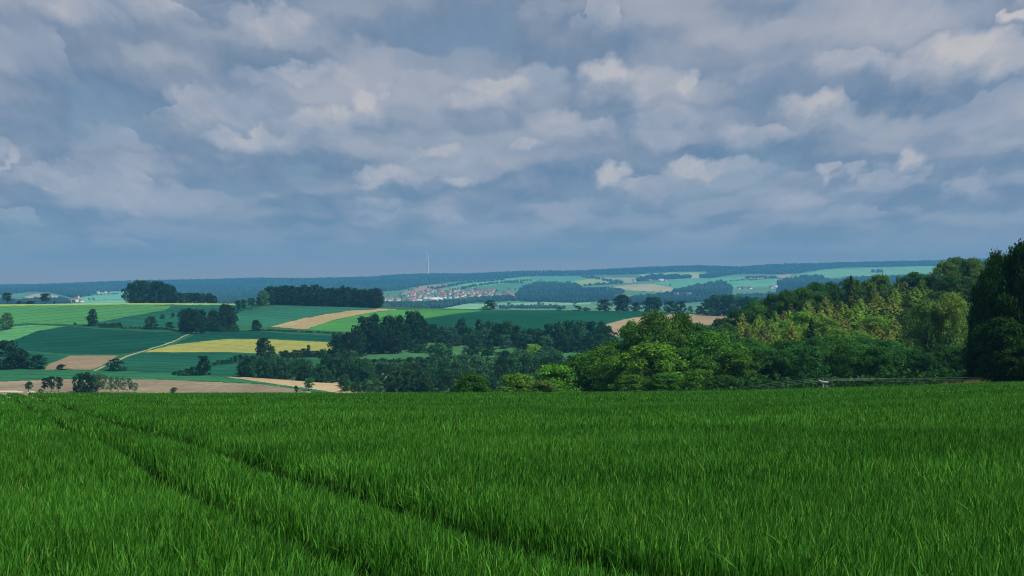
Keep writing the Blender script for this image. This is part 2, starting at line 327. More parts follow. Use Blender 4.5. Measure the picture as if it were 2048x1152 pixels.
# colours of crops; left hill's sun patches and cloud shade are put into them
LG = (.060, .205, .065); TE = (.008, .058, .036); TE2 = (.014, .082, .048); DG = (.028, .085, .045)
MID = [  # name, label, polygon in photo px, material args
 ('grassland', 'dark rough grassland between the fields of the near hill', None, dict(col=(.025,.085,.038), patch=.5)),
 ('crop_field', 'pale green crop field on the upper left hillside', [(-1600,609),(0,611),(240,607.5),(300,609),(345,612),(330,620),(262,632),(200,643),(176,648),(60,650),(0,655),(-1600,668)], dict(col=LG, ang=R(35), spacing=24, patch=.2)),  # sunlit part of the hill, its brightness painted into the crop colour
 ('crop_field', 'blue-green crop field behind the hedge on the left hill', [(345,612),(430,609),(470,611),(520,612),(467,625),(470,650),(440,656),(350,658),(232,652),(176,648),(200,643),(262,632),(330,620)], dict(col=TE2, ang=R(-50), spacing=20)),  # shaded part of the hill, cloud shade painted into the crop colour
 ('crop_field', 'pale green lower field at the left edge of the hill', [(-1600,668),(0,655),(60,650),(131,652),(77,661),(28,680),(0,685),(-1600,700)], dict(col=(.075,.24,.085), ang=R(35), spacing=20)),
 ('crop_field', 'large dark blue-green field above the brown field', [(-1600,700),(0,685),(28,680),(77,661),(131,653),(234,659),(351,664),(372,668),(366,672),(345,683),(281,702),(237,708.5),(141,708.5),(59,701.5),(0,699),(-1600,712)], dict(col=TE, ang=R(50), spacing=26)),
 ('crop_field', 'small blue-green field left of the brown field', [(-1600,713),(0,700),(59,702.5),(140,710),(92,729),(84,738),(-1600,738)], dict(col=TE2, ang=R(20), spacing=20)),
 ('brown_field', 'bare brown field beside the dirt path', [(141,710),(238,710),(228,716),(208,729),(184,739.5),(90,739.5),(94,729)], dict(col=(.21,.165,.105), ang=R(30), row=5)),
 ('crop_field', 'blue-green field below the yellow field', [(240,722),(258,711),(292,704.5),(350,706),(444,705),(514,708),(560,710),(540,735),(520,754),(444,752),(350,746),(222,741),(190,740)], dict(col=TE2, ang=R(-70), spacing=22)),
 ('yellow_field', 'long yellow ripening grain field in the middle of the hill', [(285,704),(342,689),(400,683),(455,678),(514,677.5),(584,680),(664,684),(664,705),(608,707.5),(514,706.5),(444,703.5),(350,704.5)], dict(col=(.36,.36,.085), col2=(.27,.29,.08), ang=R(-65), row=7, spacing=22, dark=.85)),
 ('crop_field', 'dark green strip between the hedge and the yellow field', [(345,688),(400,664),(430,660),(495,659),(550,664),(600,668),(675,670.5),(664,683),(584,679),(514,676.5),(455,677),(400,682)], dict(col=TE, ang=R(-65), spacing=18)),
 ('green_verge', 'green strip above the stubble field', [(-1600,738),(0,738),(100,739),(220,741.5),(350,746.5),(444,753),(523,764),(600,772),(700,783),(640,783),(560,771),(430,762),(300,758),(200,756),(100,757),(0,761),(-1600,764)], dict(col=(.028,.13,.058), ang=R(-80), spacing=16)),
 ('stubble_field', 'wide pale stubble field at the foot of the hill', [(-1600,765),(0,762),(100,758),(200,757),(300,759),(430,763),(520,767),(560,772),(620,783),(640,800),(-1600,800)], dict(col=(.33,.28,.185), col2=(.21,.175,.115), ang=R(-82), row=6, patch=.3, pscale=.03)),
 ('stubble_field', 'narrow tan field in front of the valley wood', [(444,752.5),(514,755),(584,758),(678,764),(772,774),(800,779),(772,790),(700,790),(626,778),(523,764)], dict(col=(.35,.27,.155), ang=R(-75), row=8)),
 ('crop_field', 'striped blue-green field on the hilltop below the long wood', [(467,627),(526,614),(550,610.5),(655,612),(760,616),(800,618),(748,618.5),(702,620),(643,628),(584,640),(533,654),(470,650)], dict(col=(.024,.115,.07), ang=R(48), spacing=13, width=.22, dark=.68)),
 ('brown_field', 'brown strip curving up to the hilltop', [(533,655),(584,641),(655,627),(702,620),(760,617.5),(830,618),(748,623.5),(678,637),(605,660),(561,659)], dict(col=(.27,.215,.11), ang=R(50), row=6)),
 ('green_field', 'bright green field right of the brown hill strip', [(605,660),(678,637),(748,623.5),(800,618.5),(962,619.5),(966,621),(888,630),(848,637),(850,655),(712,662),(709,669)], dict(col=(.05,.18,.042), ang=R(50), spacing=24, dark=.9)),
 ('crop_field', 'smooth dark green field below the round tree on the crest', [(848,637.5),(890,630.5),(966,621.2),(1100,620),(1200,620),(1300,622),(1420,627),(1342,628),(1288,631),(1248,638),(1206,649),(1206,668),(900,668),(850,665)], dict(col=(.008,.062,.034), ang=R(60), spacing=0)),
 ('brown_field', 'tan field behind the near wood', [(1206,649),(1248,638),(1288,631),(1342,628),(1418,627),(1600,630),(1600,650),(1418,650),(1260,675),(1225,672),(1206,660)], dict(col=(.25,.20,.12), ang=R(60), row=7)),
 ('meadow', 'pale sloping meadow between the valley bushes', [(706,720),(754,704),(808,700),(860,705),(860,722),(754,724)], dict(col=(.042,.125,.05), patch=.5, pscale=.03)),
 ('meadow', 'narrow meadow behind the bushes below the tree row', [(829,683),(861,681),(915,687),(1045,691),(1050,704),(985,718),(888,712),(821,693)], dict(col=(.045,.13,.045), patch=.5, pscale=.03)),
 ('meadow', 'small meadow at the foot of the right valley wood', [(1125,705),(1175,706),(1180,722),(1128,724)], dict(col=(.04,.13,.055), patch=.4)),
 ('field_margin', 'yellow-green grass margin along the left hilltop', [(-1600,604),(0,605),(240,602),(430,603),(470,604),(470,609),(430,609.3),(240,608.6),(0,612),(-1600,612)], dict(col=(.24,.33,.09), patch=.3)),
 ('path', 'pale dirt path running up beside the dark field', [(186,741),(208,731),(234,719.5),(254,710.5),(282,702.5),(345,683),(366,672.3),(386,664.7),(420,656),(421,656.8),(387,665.8),(367,673.7),(346,684.6),(283,704.2),(259,711.8),(239,721.5),(211,733),(191,742)], dict(col=(.22,.26,.155), patch=.3)),
 ('path', 'pale track below the stubble field', strip([(-1600,790),(0,782.5),(60,784),(130,787)], 3), dict(col=(.5,.45,.38), patch=.2)),
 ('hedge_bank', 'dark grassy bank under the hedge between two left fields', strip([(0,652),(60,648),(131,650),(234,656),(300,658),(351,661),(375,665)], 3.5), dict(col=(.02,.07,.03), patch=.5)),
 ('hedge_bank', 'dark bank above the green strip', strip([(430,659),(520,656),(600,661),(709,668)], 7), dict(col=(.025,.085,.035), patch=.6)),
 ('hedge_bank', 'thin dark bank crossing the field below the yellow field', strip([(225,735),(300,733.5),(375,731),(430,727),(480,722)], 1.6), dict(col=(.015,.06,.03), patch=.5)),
]
FG = (.13,.27,.12)
FAR = [
 ('far_fields', 'patchwork of pale green fields across the far valley', None, dict(col=(.075,.19,.085), col2=(.13,.25,.115), patch=.4, pscale=.0035)),
 ('far_field', 'brown field on the far hill at the left edge', [(48,594),(70,588),(90,587),(115,591),(128,596),(60,598)], dict(col=(0.332,0.280,0.198))),
 ('far_field', 'pale green slope between the left hamlet and the first wood', [(150,598),(190,588),(225,583),(262,582),(262,607),(165,607)], dict(col=(0.136,0.336,0.180))),
 ('far_field', 'brown field above the village', [(800,586),(824,580),(838,573),(863,570),(907,568.5),(889,577),(863,580),(840,584)], dict(col=(0.305,0.199,0.111))),
 ('far_field', 'bright green field above the village centre', [(880,580),(933,567),(1004,559),(1056,553),(1074,562),(1004,567),(933,577)], dict(col=(0.128,0.320,0.108))),
 ('far_field', 'blue-green field right above the village', [(933,578),(1004,568.5),(1053,567),(1042,582),(940,583)], dict(col=(0.068,0.192,0.086))),
 ('far_field', 'blue-green field under the ridge wood in the centre', [(1064,553),(1165,552),(1167,560),(1100,568),(1078,563)], dict(col=(0.076,0.240,0.115))),
 ('far_field', 'yellowish field right of the centre wood', [(1137,564),(1180,557.5),(1208,559),(1222,566),(1150,571)], dict(col=(0.252,0.309,0.111))),
 ('far_field', 'tan field with a hedge under the ridge', [(1190,555),(1275,555.5),(1262,567),(1225,561)], dict(col=(0.278,0.272,0.151))),
 ('far_field', 'pale green field at the foot of the ridge wood', [(1278,549.5),(1342,545),(1420,545),(1396,549),(1290,555)], dict(col=(0.221,0.352,0.108))),
 ('far_field', 'small tan square beside the farm wood', [(1382,548),(1399,548),(1399,557),(1378,557)], dict(col=(0.332,0.309,0.158))),
 ('far_field', 'large tan field below the farm wood', [(1208,576),(1261,569),(1302,567),(1348,576),(1338,585),(1250,580)], dict(col=(0.318,0.294,0.158))),
 ('far_field', 'wide green field right of the farm wood', [(1305,566),(1355,557),(1500,553),(1500,562),(1396,572),(1350,576)], dict(col=(0.102,0.272,0.130))),
 ('far_field', 'brownish field at the foot of the right ridge', [(1488,556),(1582,548),(1579,555),(1510,558)], dict(col=(0.318,0.243,0.158))),
 ('far_field', 'green field above the right hamlet', [(1458,564),(1558,557),(1558,573),(1466,576)], dict(col=(0.102,0.288,0.144))),
 ('far_field', 'broad pale green field under the ridge on the right', [(1580,552),(1652,539),(1800,534),(1960,528),(1960,545),(1680,553),(1652,556)], dict(col=(0.145,0.304,0.122))),
 ('far_field', 'pale field on the valley floor behind the round tree', [(870,618),(915,609),(1060,605),(1180,604),(1180,609),(970,611),(950,620)], dict(col=(0.170,0.336,0.180))),
 ('far_field', 'dull green strip in front of the village', [(760,606),(850,606),(930,600),(900,604),(850,609),(760,611)], dict(col=(0.102,0.240,0.108))),
]
WOODS = [  # far woods that read as one mass, photo px, (spacing px, tree height m)
 ('ridge_wood', 'dark wood covering the long ridge along the horizon', [(-1500,569),(0,571),(230,564),(300,562),(450,559),(500,557),(600,558),(740,555),(800,550),(870,548),(930,549),(1050,543),(1150,543),(1300,535),(1400,532),(1480,535),(1560,529),(1640,528),(1780,524),(1950,519),(2048,518),(3500,505),(3500,522),(2048,529),(1880,532),(1700,535),(1652,538),(1600,546),(1570,549),(1500,548),(1440,550),(1405,543),(1342,544),(1280,548.5),(1165,551.5),(1060,552.5),(1000,558),(900,564),(870,568),(838,572),(800,581),(765,583),(740,605),(430,608),(262,581),(225,583),(190,588),(150,597),(128,592),(100,585),(60,584),(0,590),(-1500,600)], 3.4),
 ('valley_wood', 'hazy dark wood right of the village', [(1047,574),(1065,568),(1100,566),(1148,568),(1165,578),(1250,584),(1225,602),(1150,606),(1040,603),(1030,592)], 3.6),
 ('farm_wood', 'narrow wood behind the farm on the far slope', [(1272,559),(1302,551.5),(1382,551.5),(1382,556.5),(1330,559),(1275,563)], 3.0),
 ('hillside_wood', 'rounded wood behind the right hamlet', [(1337,586),(1390,573),(1445,564),(1463,574),(1463,594),(1396,588)], 3.4),
 ('dark_slope_wood', 'dark wood on the far slope behind the near forest', [(1555,565),(1598,554),(1640,552),(1658,562),(1700,557),(1800,554),(1880,550),(1880,580),(1700,590),(1555,595)], 3.6),
 ('valley_floor_wood', 'tree belt on the valley floor behind the crest', [(760,611),(850,611),(900,606),(960,599),(1035,596),(1035,602),(940,606),(880,618),(760,622)], 3.4),
 ('left_far_wood', 'hazy wood low in the left far valley', [(-1500,598),(0,600),(30,604),(70,601),(120,600),(150,605),(120,612),(-1500,614)], 3.6),
 ('right_floor_wood', 'blue tree belt behind the crest trees', [(1225,602),(1337,590),(1470,594),(1560,590),(1560,620),(1470,606),(1400,604),(1300,612),(1225,608)], 4.0),
 ('ridge_foot_wood', 'small wood at the foot of the ridge on the right', [(1398,550),(1440,547),(1470,549),(1420,557),(1400,556)], 3.0),
]
def rows_for(lo, hi, step):
    """depth rows spaced so neighbouring rows sit about `step` photo px apart where the ground faces the viewer"""
    ys = np.linspace(lo, hi, 4000); v = np.min([VH - F * zt(u, ys) / ys for u in (100, 700, 1200)], axis=0)
    vv = np.abs(np.gradient(v)); c = np.cumsum(np.maximum(vv, vv.max() * .22)); n = max(12, int(c[-1] / step))
    return np.interp(np.linspace(c[0], c[-1], n), c, ys)
def vnoise(x, y, s, seed):
    r = np.random.default_rng(seed); T = r.random((256, 256))
    fx, fy = x / s + 100, y / s + 100; i, j = np.floor(fx).astype(int), np.floor(fy).astype(int); a, b = fx - i, fy - j
    a = a * a * (3 - 2 * a); b = b * b * (3 - 2 * b); g = lambda p, q: T[p % 256, q % 256]
    return g(i, j) * (1 - a) * (1 - b) + g(i + 1, j) * a * (1 - b) + g(i, j + 1) * (1 - a) * b + g(i + 1, j + 1) * a * b
def build_terrain():
    uc = np.concatenate([np.arange(-1500, -60, 40), np.arange(-60, 2110, 2.2), np.arange(2140, 3550, 40)])
    def sheet(ys, spec, base_first=True, wood=None):
        U, Y = np.meshgrid(uc, ys); Z = zt(U, Y)
        co = np.stack([X(U, Y), Y, Z], -1).reshape(-1, 3)
        nr, nc = U.shape; i = (np.arange(nr - 1)[:, None] * nc + np.arange(nc - 1)[None, :]).reshape(-1)
        Q = np.stack([i, i + 1, i + nc + 1, i + nc], -1)
        uf = .5 * (U[:-1, :-1] + U[1:, 1:]).reshape(-1); zf = .5 * (Z[:-1, :-1] + Z[1:, 1:]).reshape(-1); yf = .5 * (Y[:-1, :-1] + Y[1:, 1:]).reshape(-1)
        vf = VH - F * zf / yf
        xf = X(uf, yf); sc_ = 1.0 if ys[0] < 2000 else .6
        ju = (vnoise(xf, yf, 7 if sc_ == 1 else 60, 31) - .5) * 1.6 * sc_; jv = (vnoise(xf, yf, 9 if sc_ == 1 else 70, 32) - .5) * 1.1 * sc_
        def classify(dv):
            a = np.zeros(len(Q), int)
            for k, s in enumerate(spec):
                if s[2] is not None: a[inpoly(uf + ju, vf + jv + dv, s[2])] = k
            return a
        ids = classify(0)
        if sc_ == 1:                                        # unmown grass margins between neighbouring fields
            hard = np.array([s[0] in ('path', 'hedge_bank', 'field_margin', 'meadow') for s in spec])
            up = classify(-1.0); m = (up != ids) & ~hard[ids] & ~hard[up] & (vnoise(xf, yf, 14, 33) > .28); ids[m] = 0
        if wood is not None:
            w = np.zeros(len(Q), bool)
            for s in WOODS: w |= inpoly(uf, vf, s[2])
            ids[w] = len(spec)
        for k in range(len(spec) + (wood is not None)):
            sel = np.where(ids == k)[0]
            if not len(sel): continue
            used, inv = np.unique(Q[sel], return_inverse=True)
            if k < len(spec): nm, lb, mt = spec[k][0], spec[k][1], field_mat(spec[k][0], **spec[k][3])
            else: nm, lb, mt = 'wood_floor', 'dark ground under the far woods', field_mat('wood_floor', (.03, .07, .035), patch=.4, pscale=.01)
            o = mesh_np(nm, co[used], inv.reshape(-1, 4), [mt], smooth=True)
            tag(o, lb, kind='structure')
    sheet(rows_for(378, 1130, .42), MID)
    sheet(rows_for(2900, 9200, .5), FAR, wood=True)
    d = field_mat('hill_grass', (.03, .085, .035), patch=.5)
    for nm, lb, ys in (('slope', 'grassy slope falling away behind the wheat field', np.concatenate([np.linspace(EDGE, 240, 50), np.linspace(245, 378, 30)])),
                       ('hidden_valley', 'ground behind the hilltop', np.linspace(1130, 2900, 60)),
                       ('far_plateau', 'ground behind the ridge', np.linspace(9200, 10200, 8))):
        U, Y = np.meshgrid(uc[::3], ys); nr, nc = U.shape
        i = (np.arange(nr - 1)[:, None] * nc + np.arange(nc - 1)[None, :]).reshape(-1)
        o = mesh_np(nm, np.stack([X(U, Y), Y, zt(U, Y)], -1).reshape(-1, 3), np.stack([i, i + 1, i + nc + 1, i + nc], -1), [d], smooth=True)
        tag(o, lb, kind='structure')
    # the ground the wheat grows in, on a plain square grid
    xs = np.linspace(-190, 190, 160); ys = np.concatenate([[-40, -20, -8], np.linspace(0, EDGE, 90)])
    XX, YY = np.meshgrid(xs, ys); UU = UC + F * XX / np.maximum(YY, 3)
    nr, nc = XX.shape; i = (np.arange(nr - 1)[:, None] * nc + np.arange(nc - 1)[None, :]).reshape(-1)
    o = mesh_np('ground', np.stack([XX, YY, zt(UU, YY)], -1).reshape(-1, 3), np.stack([i, i + 1, i + nc + 1, i + nc], -1), [field_mat('soil', (.010, .022, .006), patch=.5, pscale=.8)], smooth=True)
    tag(o, 'dark soil the wheat grows in', kind='structure')
build_terrain()

# ------------------------------------------------------------------ wheat
def track_dist(x, y):
    """distance to the nearest wheel track of the tramlines, metres"""
    d = np.full(x.shape, 99.0)
    for c in (0.0, 32.0, -32.0, 64.0):
        for off in (0.0, -1.95):
            xt = -2.4 - .49 * (y - 14.8) + off + c + .12 * np.sin(y * .35 + c)
            d = np.minimum(d, np.abs(x - xt) * .898 + (.19 if c else (.04 if off == 0 else .21)))
    return d
def blades(lo, hi, dens, width, seg, hmin, hmax, seed, gs, wide=4, start=.76):
    r = np.random.default_rng(seed)
    wl = lambda y: -.58 * y - wide; wr = lambda y: .58 * y + wide
    n = int(dens * ((hi - lo) * (.58 * (lo + hi) + 2 * wide)))
    y = np.sqrt(r.random(n) * (hi ** 2 - lo ** 2) + lo ** 2) if lo > 0 else r.random(n) * (hi - lo) + lo
    x = wl(y) + r.random(n) * (wr(y) - wl(y))
    td = track_dist(x, y)
    keep = r.random(n) < np.clip((td - .36) / .12, .04, 1)
    gap = vnoise(x, y, gs, 5); keep &= r.random(n) < np.clip((gap - .22) * 4, .10, 1)
    x, y = x[keep], y[keep]; n = len(x); td = td[keep]
    ug = UC + F * x / np.maximum(y, 3); z0 = zt(ug, y)
    H = (hmin + (hmax - hmin) * r.random(n) ** .7) * (.87 + .08 * vnoise(x, y, 1.7, 11) + .10 * vnoise(x, y, .16, 12) + .05 * vnoise(x, y, 9, 13))
    H *= np.clip(.35 + 1.1 * td, .5, 1)
    th = r.random(n) * 6.283; lean = .03 + .22 * r.random(n) ** 2
    bend = lean * (1 + 1.8 * (r.random(n) > .95)) * .6
    #                        # the blade starts part way up, where leaves leave the stem
    ts = np.linspace(0, 1, seg + 1); wd = width * (.6 + .7 * r.random(n))
    fa = r.random(n) * 3.1416                             # facing of the blade
    fx, fy = np.cos(fa), np.sin(fa)
    wind = .008
    rings = []
    for t in ts:
        k = start + (1 - start) * t
        off = bend * (t ** 2.1) * H
        hz = H * (k - .10 * t * (bend > .35))
        cx = x + np.cos(th) * off + wind * t * t; cy = y + np.sin(th) * off; cz = z0 + hz
        w = wd * (.75 + .5 * t - 1.2 * t * t) * .5 if t < 1 else wd * 0
        rings.append((np.stack([cx - fx * w, cy - fy * w, cz], -1), np.stack([cx + fx * w, cy + fy * w, cz], -1)))
    V_ = [];
    for a, b in rings[:-1]: V_ += [a, b]
    V_.append(rings[-1][0]); k = len(V_)
    co = np.stack(V_, 1).reshape(-1, 3); base = np.arange(n) * k
    qs = [np.stack([base + 2 * s, base + 2 * s + 1, base + 2 * s + 3, base + 2 * s + 2], -1) for s in range(seg - 1)]
    tr = np.stack([base + 2 * (seg - 1), base + 2 * (seg - 1) + 1, base + k - 1], -1)
    tint = r.random(n); hue = np.where(r.random(n) > .997, 1.6, np.minimum(.93, tint * .72 + .25 * vnoise(x, y, 3, 21)))
    Q = np.concatenate(qs) if qs else np.zeros((0, 4), int)
    return co, Q, tr, np.concatenate([hue] * (seg - 1)) if qs else np.zeros(0), hue
def wheat_mat():
    m, nt, out = new_mat('wheat_leaf'); N, L = nt.nodes, nt.links
    at = N.new('ShaderNodeAttribute'); at.attribute_name = 'tint'
    cr = N.new('ShaderNodeValToRGB'); L.new(at.outputs['Fac'], cr.inputs[0]); e = cr.color_ramp.elements
    e[0].position = 0; e[0].color = WHEAT[0] + (1,); e[1].position = .98; e[1].color = WHEAT[2] + (1,)
    k = cr.color_ramp.elements.new(.5); k.color = WHEAT[1] + (1,); k = cr.color_ramp.elements.new(1.0); k.color = (.30, .28, .05, 1)
    b = N.new('ShaderNodeBsdfPrincipled'); b.inputs['Roughness'].default_value = .55; b.inputs['Specular IOR Level'].default_value = .12
    t = N.new('ShaderNodeBsdfTranslucent'); s = N.new('ShaderNodeMixShader'); s.inputs[0].default_value = .3
    L.new(cr.outputs[0], b.inputs['Base Color']); L.new(cr.outputs[0], t.inputs[0]); L.new(b.outputs[0], s.inputs[1]); L.new(t.outputs[0], s.inputs[2]); L.new(s.outputs[0], out.inputs[0])
    return m
WHEAT = ((.010, .055, .003), (.042, .190, .014), (.145, .43, .05))
def build_wheat():
    parts = [blades(-3, 4.5, 800, .022, 2, .57, .84, 5, .1, 9, .6), blades(4.5, 13, 2700, .0140, 3, .58, .84, 1, .06, 6, .74), blades(13, 28, 1150, .021, 2, .58, .84, 2, .09, 6, .74),
             blades(28, 60, 290, .035, 2, .58, .84, 3, .18, 5, .74), blades(60, 109.6, 75, .062, 2, .60, .84, 4, .35)]
    co, Qs, Ts, tq, tt, off = [], [], [], [], [], 0
    for c, q, t, a, b in parts:
        co.append(c); Qs.append(q + off); Ts.append(t + off); tq.append(a); tt.append(b); off += len(c)
    o = mesh_np('wheat', np.concatenate(co), [np.concatenate(Qs), np.concatenate(Ts)], [wheat_mat()], tint=np.concatenate(tq + tt))
    tag(o, 'deep green unripe wheat filling the foreground with two wheel tracks', 'wheat', kind='stuff')
build_wheat()

# ------------------------------------------------------------------ trees
def quads(c, nrm, size, r, asp=1.0):
    """one bent leaf clump (two quads worth as one quad) per centre"""
    n = len(c); t = r.normal(size=(n, 3)); t -= nrm * (t * nrm).sum(1)[:, None]; t /= np.linalg.norm(t, axis=1)[:, None] + 1e-9
    b = np.cross(nrm, t); s = size[:, None]
    k = lambda: (.7 + .6 * r.random((n, 1)))
    P = [c - t * s * k() * asp - b * s * .45 * k(), c + t * s * .5 * k() - b * s * .8 * k(), c + t * s * k() * asp + b * s * .3 * k(), c - t * s * .4 * k() + b * s * .8 * k()]
    return np.stack(P, 1).reshape(-1, 3), (np.arange(n) * 4)[:, None] + np.arange(4)[None, :]
def unit(r, n):
    d = r.normal(size=(n, 3)); return d / np.linalg.norm(d, axis=1)[:, None]
def tube_np(pts, rad, sides=7):
    V_, Q = [], []
    pts = np.array(pts, float)
    for i, (p, rr) in enumerate(zip(pts, rad)):
        d = pts[min(i + 1, len(pts) - 1)] - pts[max(i - 1, 0)]; d /= np.linalg.norm(d) + 1e-9
        a = np.cross(d, (1, 0, 0)) if abs(d[0]) < .9 else np.cross(d, (0, 1, 0)); a /= np.linalg.norm(a); b = np.cross(d, a)
        for k in range(sides):
            th = 6.2832 * k / sides; V_.append(p + rr * (a * math.cos(th) + b * math.sin(th)))
    for i in range(len(pts) - 1):
        for k in range(sides): Q.append((i * sides + k, i * sides + (k + 1) % sides, (i + 1) * sides + (k + 1) % sides, (i + 1) * sides + k))
    return np.array(V_), np.array(Q)
def join_np(lst):
    V_, Q, off = [], [], 0
    for v, q in lst: V_.append(v); Q.append(q + off); off += len(v)
    return np.concatenate(V_), np.concatenate(Q)
def broad_crown(seed, nlobes, per, leaf, low=.18, shape='round', squash=.85, lump=1.0):
    """crown in a unit tree: height 1, half-width .5"""
    r = np.random.default_rng(seed); cs, ns, sz = [], [], []
    for k in range(nlobes):
        h = low + (1 - low) * ((k + .5) / nlobes); t = (h - low) / (1 - low)
        if shape == 'round': env = math.sqrt(max(0, 1 - (2 * t - .9) ** 2 / 1.25)) * .40
        elif shape == 'tall': env = (math.sin(math.pi * min(1, t * .9 + .12)) ** .6) * .38
        elif shape == 'wide': env = math.sqrt(max(0, 1 - t ** 2)) * .42
        else: env = .4 * (1 - t) ** .6
        a = r.random() * 6.283; q = env * (r.random() ** .4) * (1 + .25 * (1 - lump)) * (.82 + .42 * r.random() ** 1.5); lr = (.10 + .10 * r.random()) * (1.15 if shape == 'wide' else 1) * lump
        c = np.array([math.cos(a) * q, math.sin(a) * q, min(h + .05 * r.normal(), 1 - lr * .5)])
        d = unit(r, per); d[:, 2] = np.where(d[:, 2] < -.35, -d[:, 2], d[:, 2])
        bump = 1 + .28 * np.sin(d[:, 0] * 7 + seed) * np.cos(d[:, 1] * 6 + k) + .18 * r.normal(size=per)
        p = c + d * lr * np.array([1, 1, squash]) * bump[:, None]
        cs.append(p); nn = d + .55 * r.normal(size=(per, 3)); nn[:, 2] += .22; ns.append(nn / np.linalg.norm(nn, axis=1)[:, None]); sz.append(leaf * (.6 + .8 * r.random(per)))
    c = np.concatenate(cs); n = np.concatenate(ns); s = np.concatenate(sz)
    V_, Q = quads(c, n, s, r); return V_, Q, r.random(len(Q)) * .75 + .25 * np.repeat(r.random(nlobes), per)
def broad_trunk(seed, low=.25, th=.02, limbs=7):
    r = np.random.default_rng(seed + 99); L_ = [tube_np([(0, 0, -.03), (.006, 0, low * .6), (-.01, .01, low + .1), (.01, 0, .75)], [th * 1.5, th, th * .75, th * .2])]
    for k in range(limbs):
        a = k * 6.283 / limbs + r.random(); z = low * .7 + .3 * r.random(); q = .25 + .12 * r.random()
        L_.append(tube_np([(0, 0, z), (math.cos(a) * q * .5, math.sin(a) * q * .5, z + .13), (math.cos(a) * q, math.sin(a) * q, z + .28)], [th * .5, th * .32, th * .1], 5))
    return join_np(L_)
def conifer_crown(seed, tiers, per, leaf, width=.36, droop=.35, low=.06, sparse=0):
    r = np.random.default_rng(seed); cs, ns, sz, tn = [], [], [], []
    for k in range(tiers):
        t = (k + r.random() * .5) / tiers; h = low + (1 - low) * t; R0 = width * (1 - t) ** .8 * 1.1 + .014
        nb = max(4, int((9 - 4 * t) * (1 - sparse)))
        for b in range(nb):
            a = b * 6.283 / nb + r.random() * .9 + k; L0 = R0 * (.5 + .75 * r.random()); m = max(3, int(per * L0 / width))
            s = r.random(m) ** .7; z = h + L0 * (.30 * s - droop * s * s * 1.6) + r.normal(size=m) * .006
            wob = r.normal(size=m) * .10 * s; cs.append(np.stack([np.cos(a + wob) * L0 * s, np.sin(a + wob) * L0 * s, z], -1))
            nn = np.stack([np.cos(a) * .45 + r.normal(size=m) * .45, np.sin(a) * .45 + r.normal(size=m) * .45, .75 + .3 * r.normal(size=m)], -1)
            ns.append(nn / np.linalg.norm(nn, axis=1)[:, None]); sz.append(leaf * (.6 + .7 * r.random(m))); tn.append(np.clip(.15 + .6 * s + .3 * r.random(m) - .15, 0, 1))
    c = np.concatenate(cs); V_, Q = quads(c, np.concatenate(ns), np.concatenate(sz), r, 1.3); return V_, Q, np.concatenate(tn)
def trunk_straight(th=.012, top=.97):
    return tube_np([(0, 0, -.03), (0, 0, .3), (0, 0, .7), (0, 0, top)], [th * 1.2, th, th * .6, th * .12])

PROTO = {}
def proto(key, crown, trunk=None, bark=BARK):
    c = mesh_np('crown', crown[0], crown[1], [LEAF], tint=crown[2], link=False).data
    t = mesh_np('trunk', trunk[0], trunk[1], [bark], smooth=True, link=False).data if trunk is not None else None
    PROTO.setdefault(key, []).append((c, t))
for s in range(4):
    proto('near', broad_crown(10 + s, 120, 120, .0150, .05, 'round', .98, .60), broad_trunk(10 + s, .15))
    proto('bushy', broad_crown(20 + s, 110, 120, .0165, -.02, 'wide', .98, .62), broad_trunk(20 + s, .1))
    proto('nearbig', broad_crown(30 + s, 190, 160, .0110, .0, 'tall', .98, .50), broad_trunk(30 + s, .12))
    proto('larch', conifer_crown(40 + s, 26, 40, .021, .46, .18, .02, .1), trunk_straight(.010))
    proto('spruce', conifer_crown(50 + s, 30, 38, .020, .42, .32, .02), trunk_straight(.011))
    proto('oldspruce', conifer_crown(60 + s, 24, 44, .018, .38, .40, .20, .1), trunk_straight(.011), PALEBARK)
    proto('mid', broad_crown(70 + s, 62, 40, .030, .0, 'round', 1.0, .75), broad_trunk(70 + s, .22, .022, 5))
    proto('midtall', broad_crown(80 + s, 62, 40, .030, -.02, 'tall', 1.0, .75), broad_trunk(80 + s, .2, .02, 5))
    proto('stemmed', broad_crown(90 + s, 24, 60, .032, .30, 'round'), broad_trunk(90 + s, .35, .024, 5))
    proto('birch', broad_crown(100 + s, 26, 28, .034, .16, 'tall'), broad_trunk(100 + s, .3, .014, 5))
    proto('bush', broad_crown(110 + s, 22, 50, .038, -.05, 'wide'))
    proto('far', broad_crown(120 + s, 12, 14, .085, .0, 'round'))
KIND = {'near': ('deciduous_tree', 'tree'), 'bushy': ('deciduous_tree', 'tree'), 'nearbig': ('deciduous_tree', 'tree'), 'larch': ('larch_tree', 'tree'), 'spruce': ('spruce_tree', 'tree'),
        'oldspruce': ('spruce_tree', 'tree'), 'mid': ('deciduous_tree', 'tree'), 'midtall': ('deciduous_tree', 'tree'), 'stemmed': ('deciduous_tree', 'tree'), 'birch': ('birch_tree', 'tree'),
        'bush': ('bush', 'bush'), 'far': ('distant_tree', 'tree')}
cnt = [0]
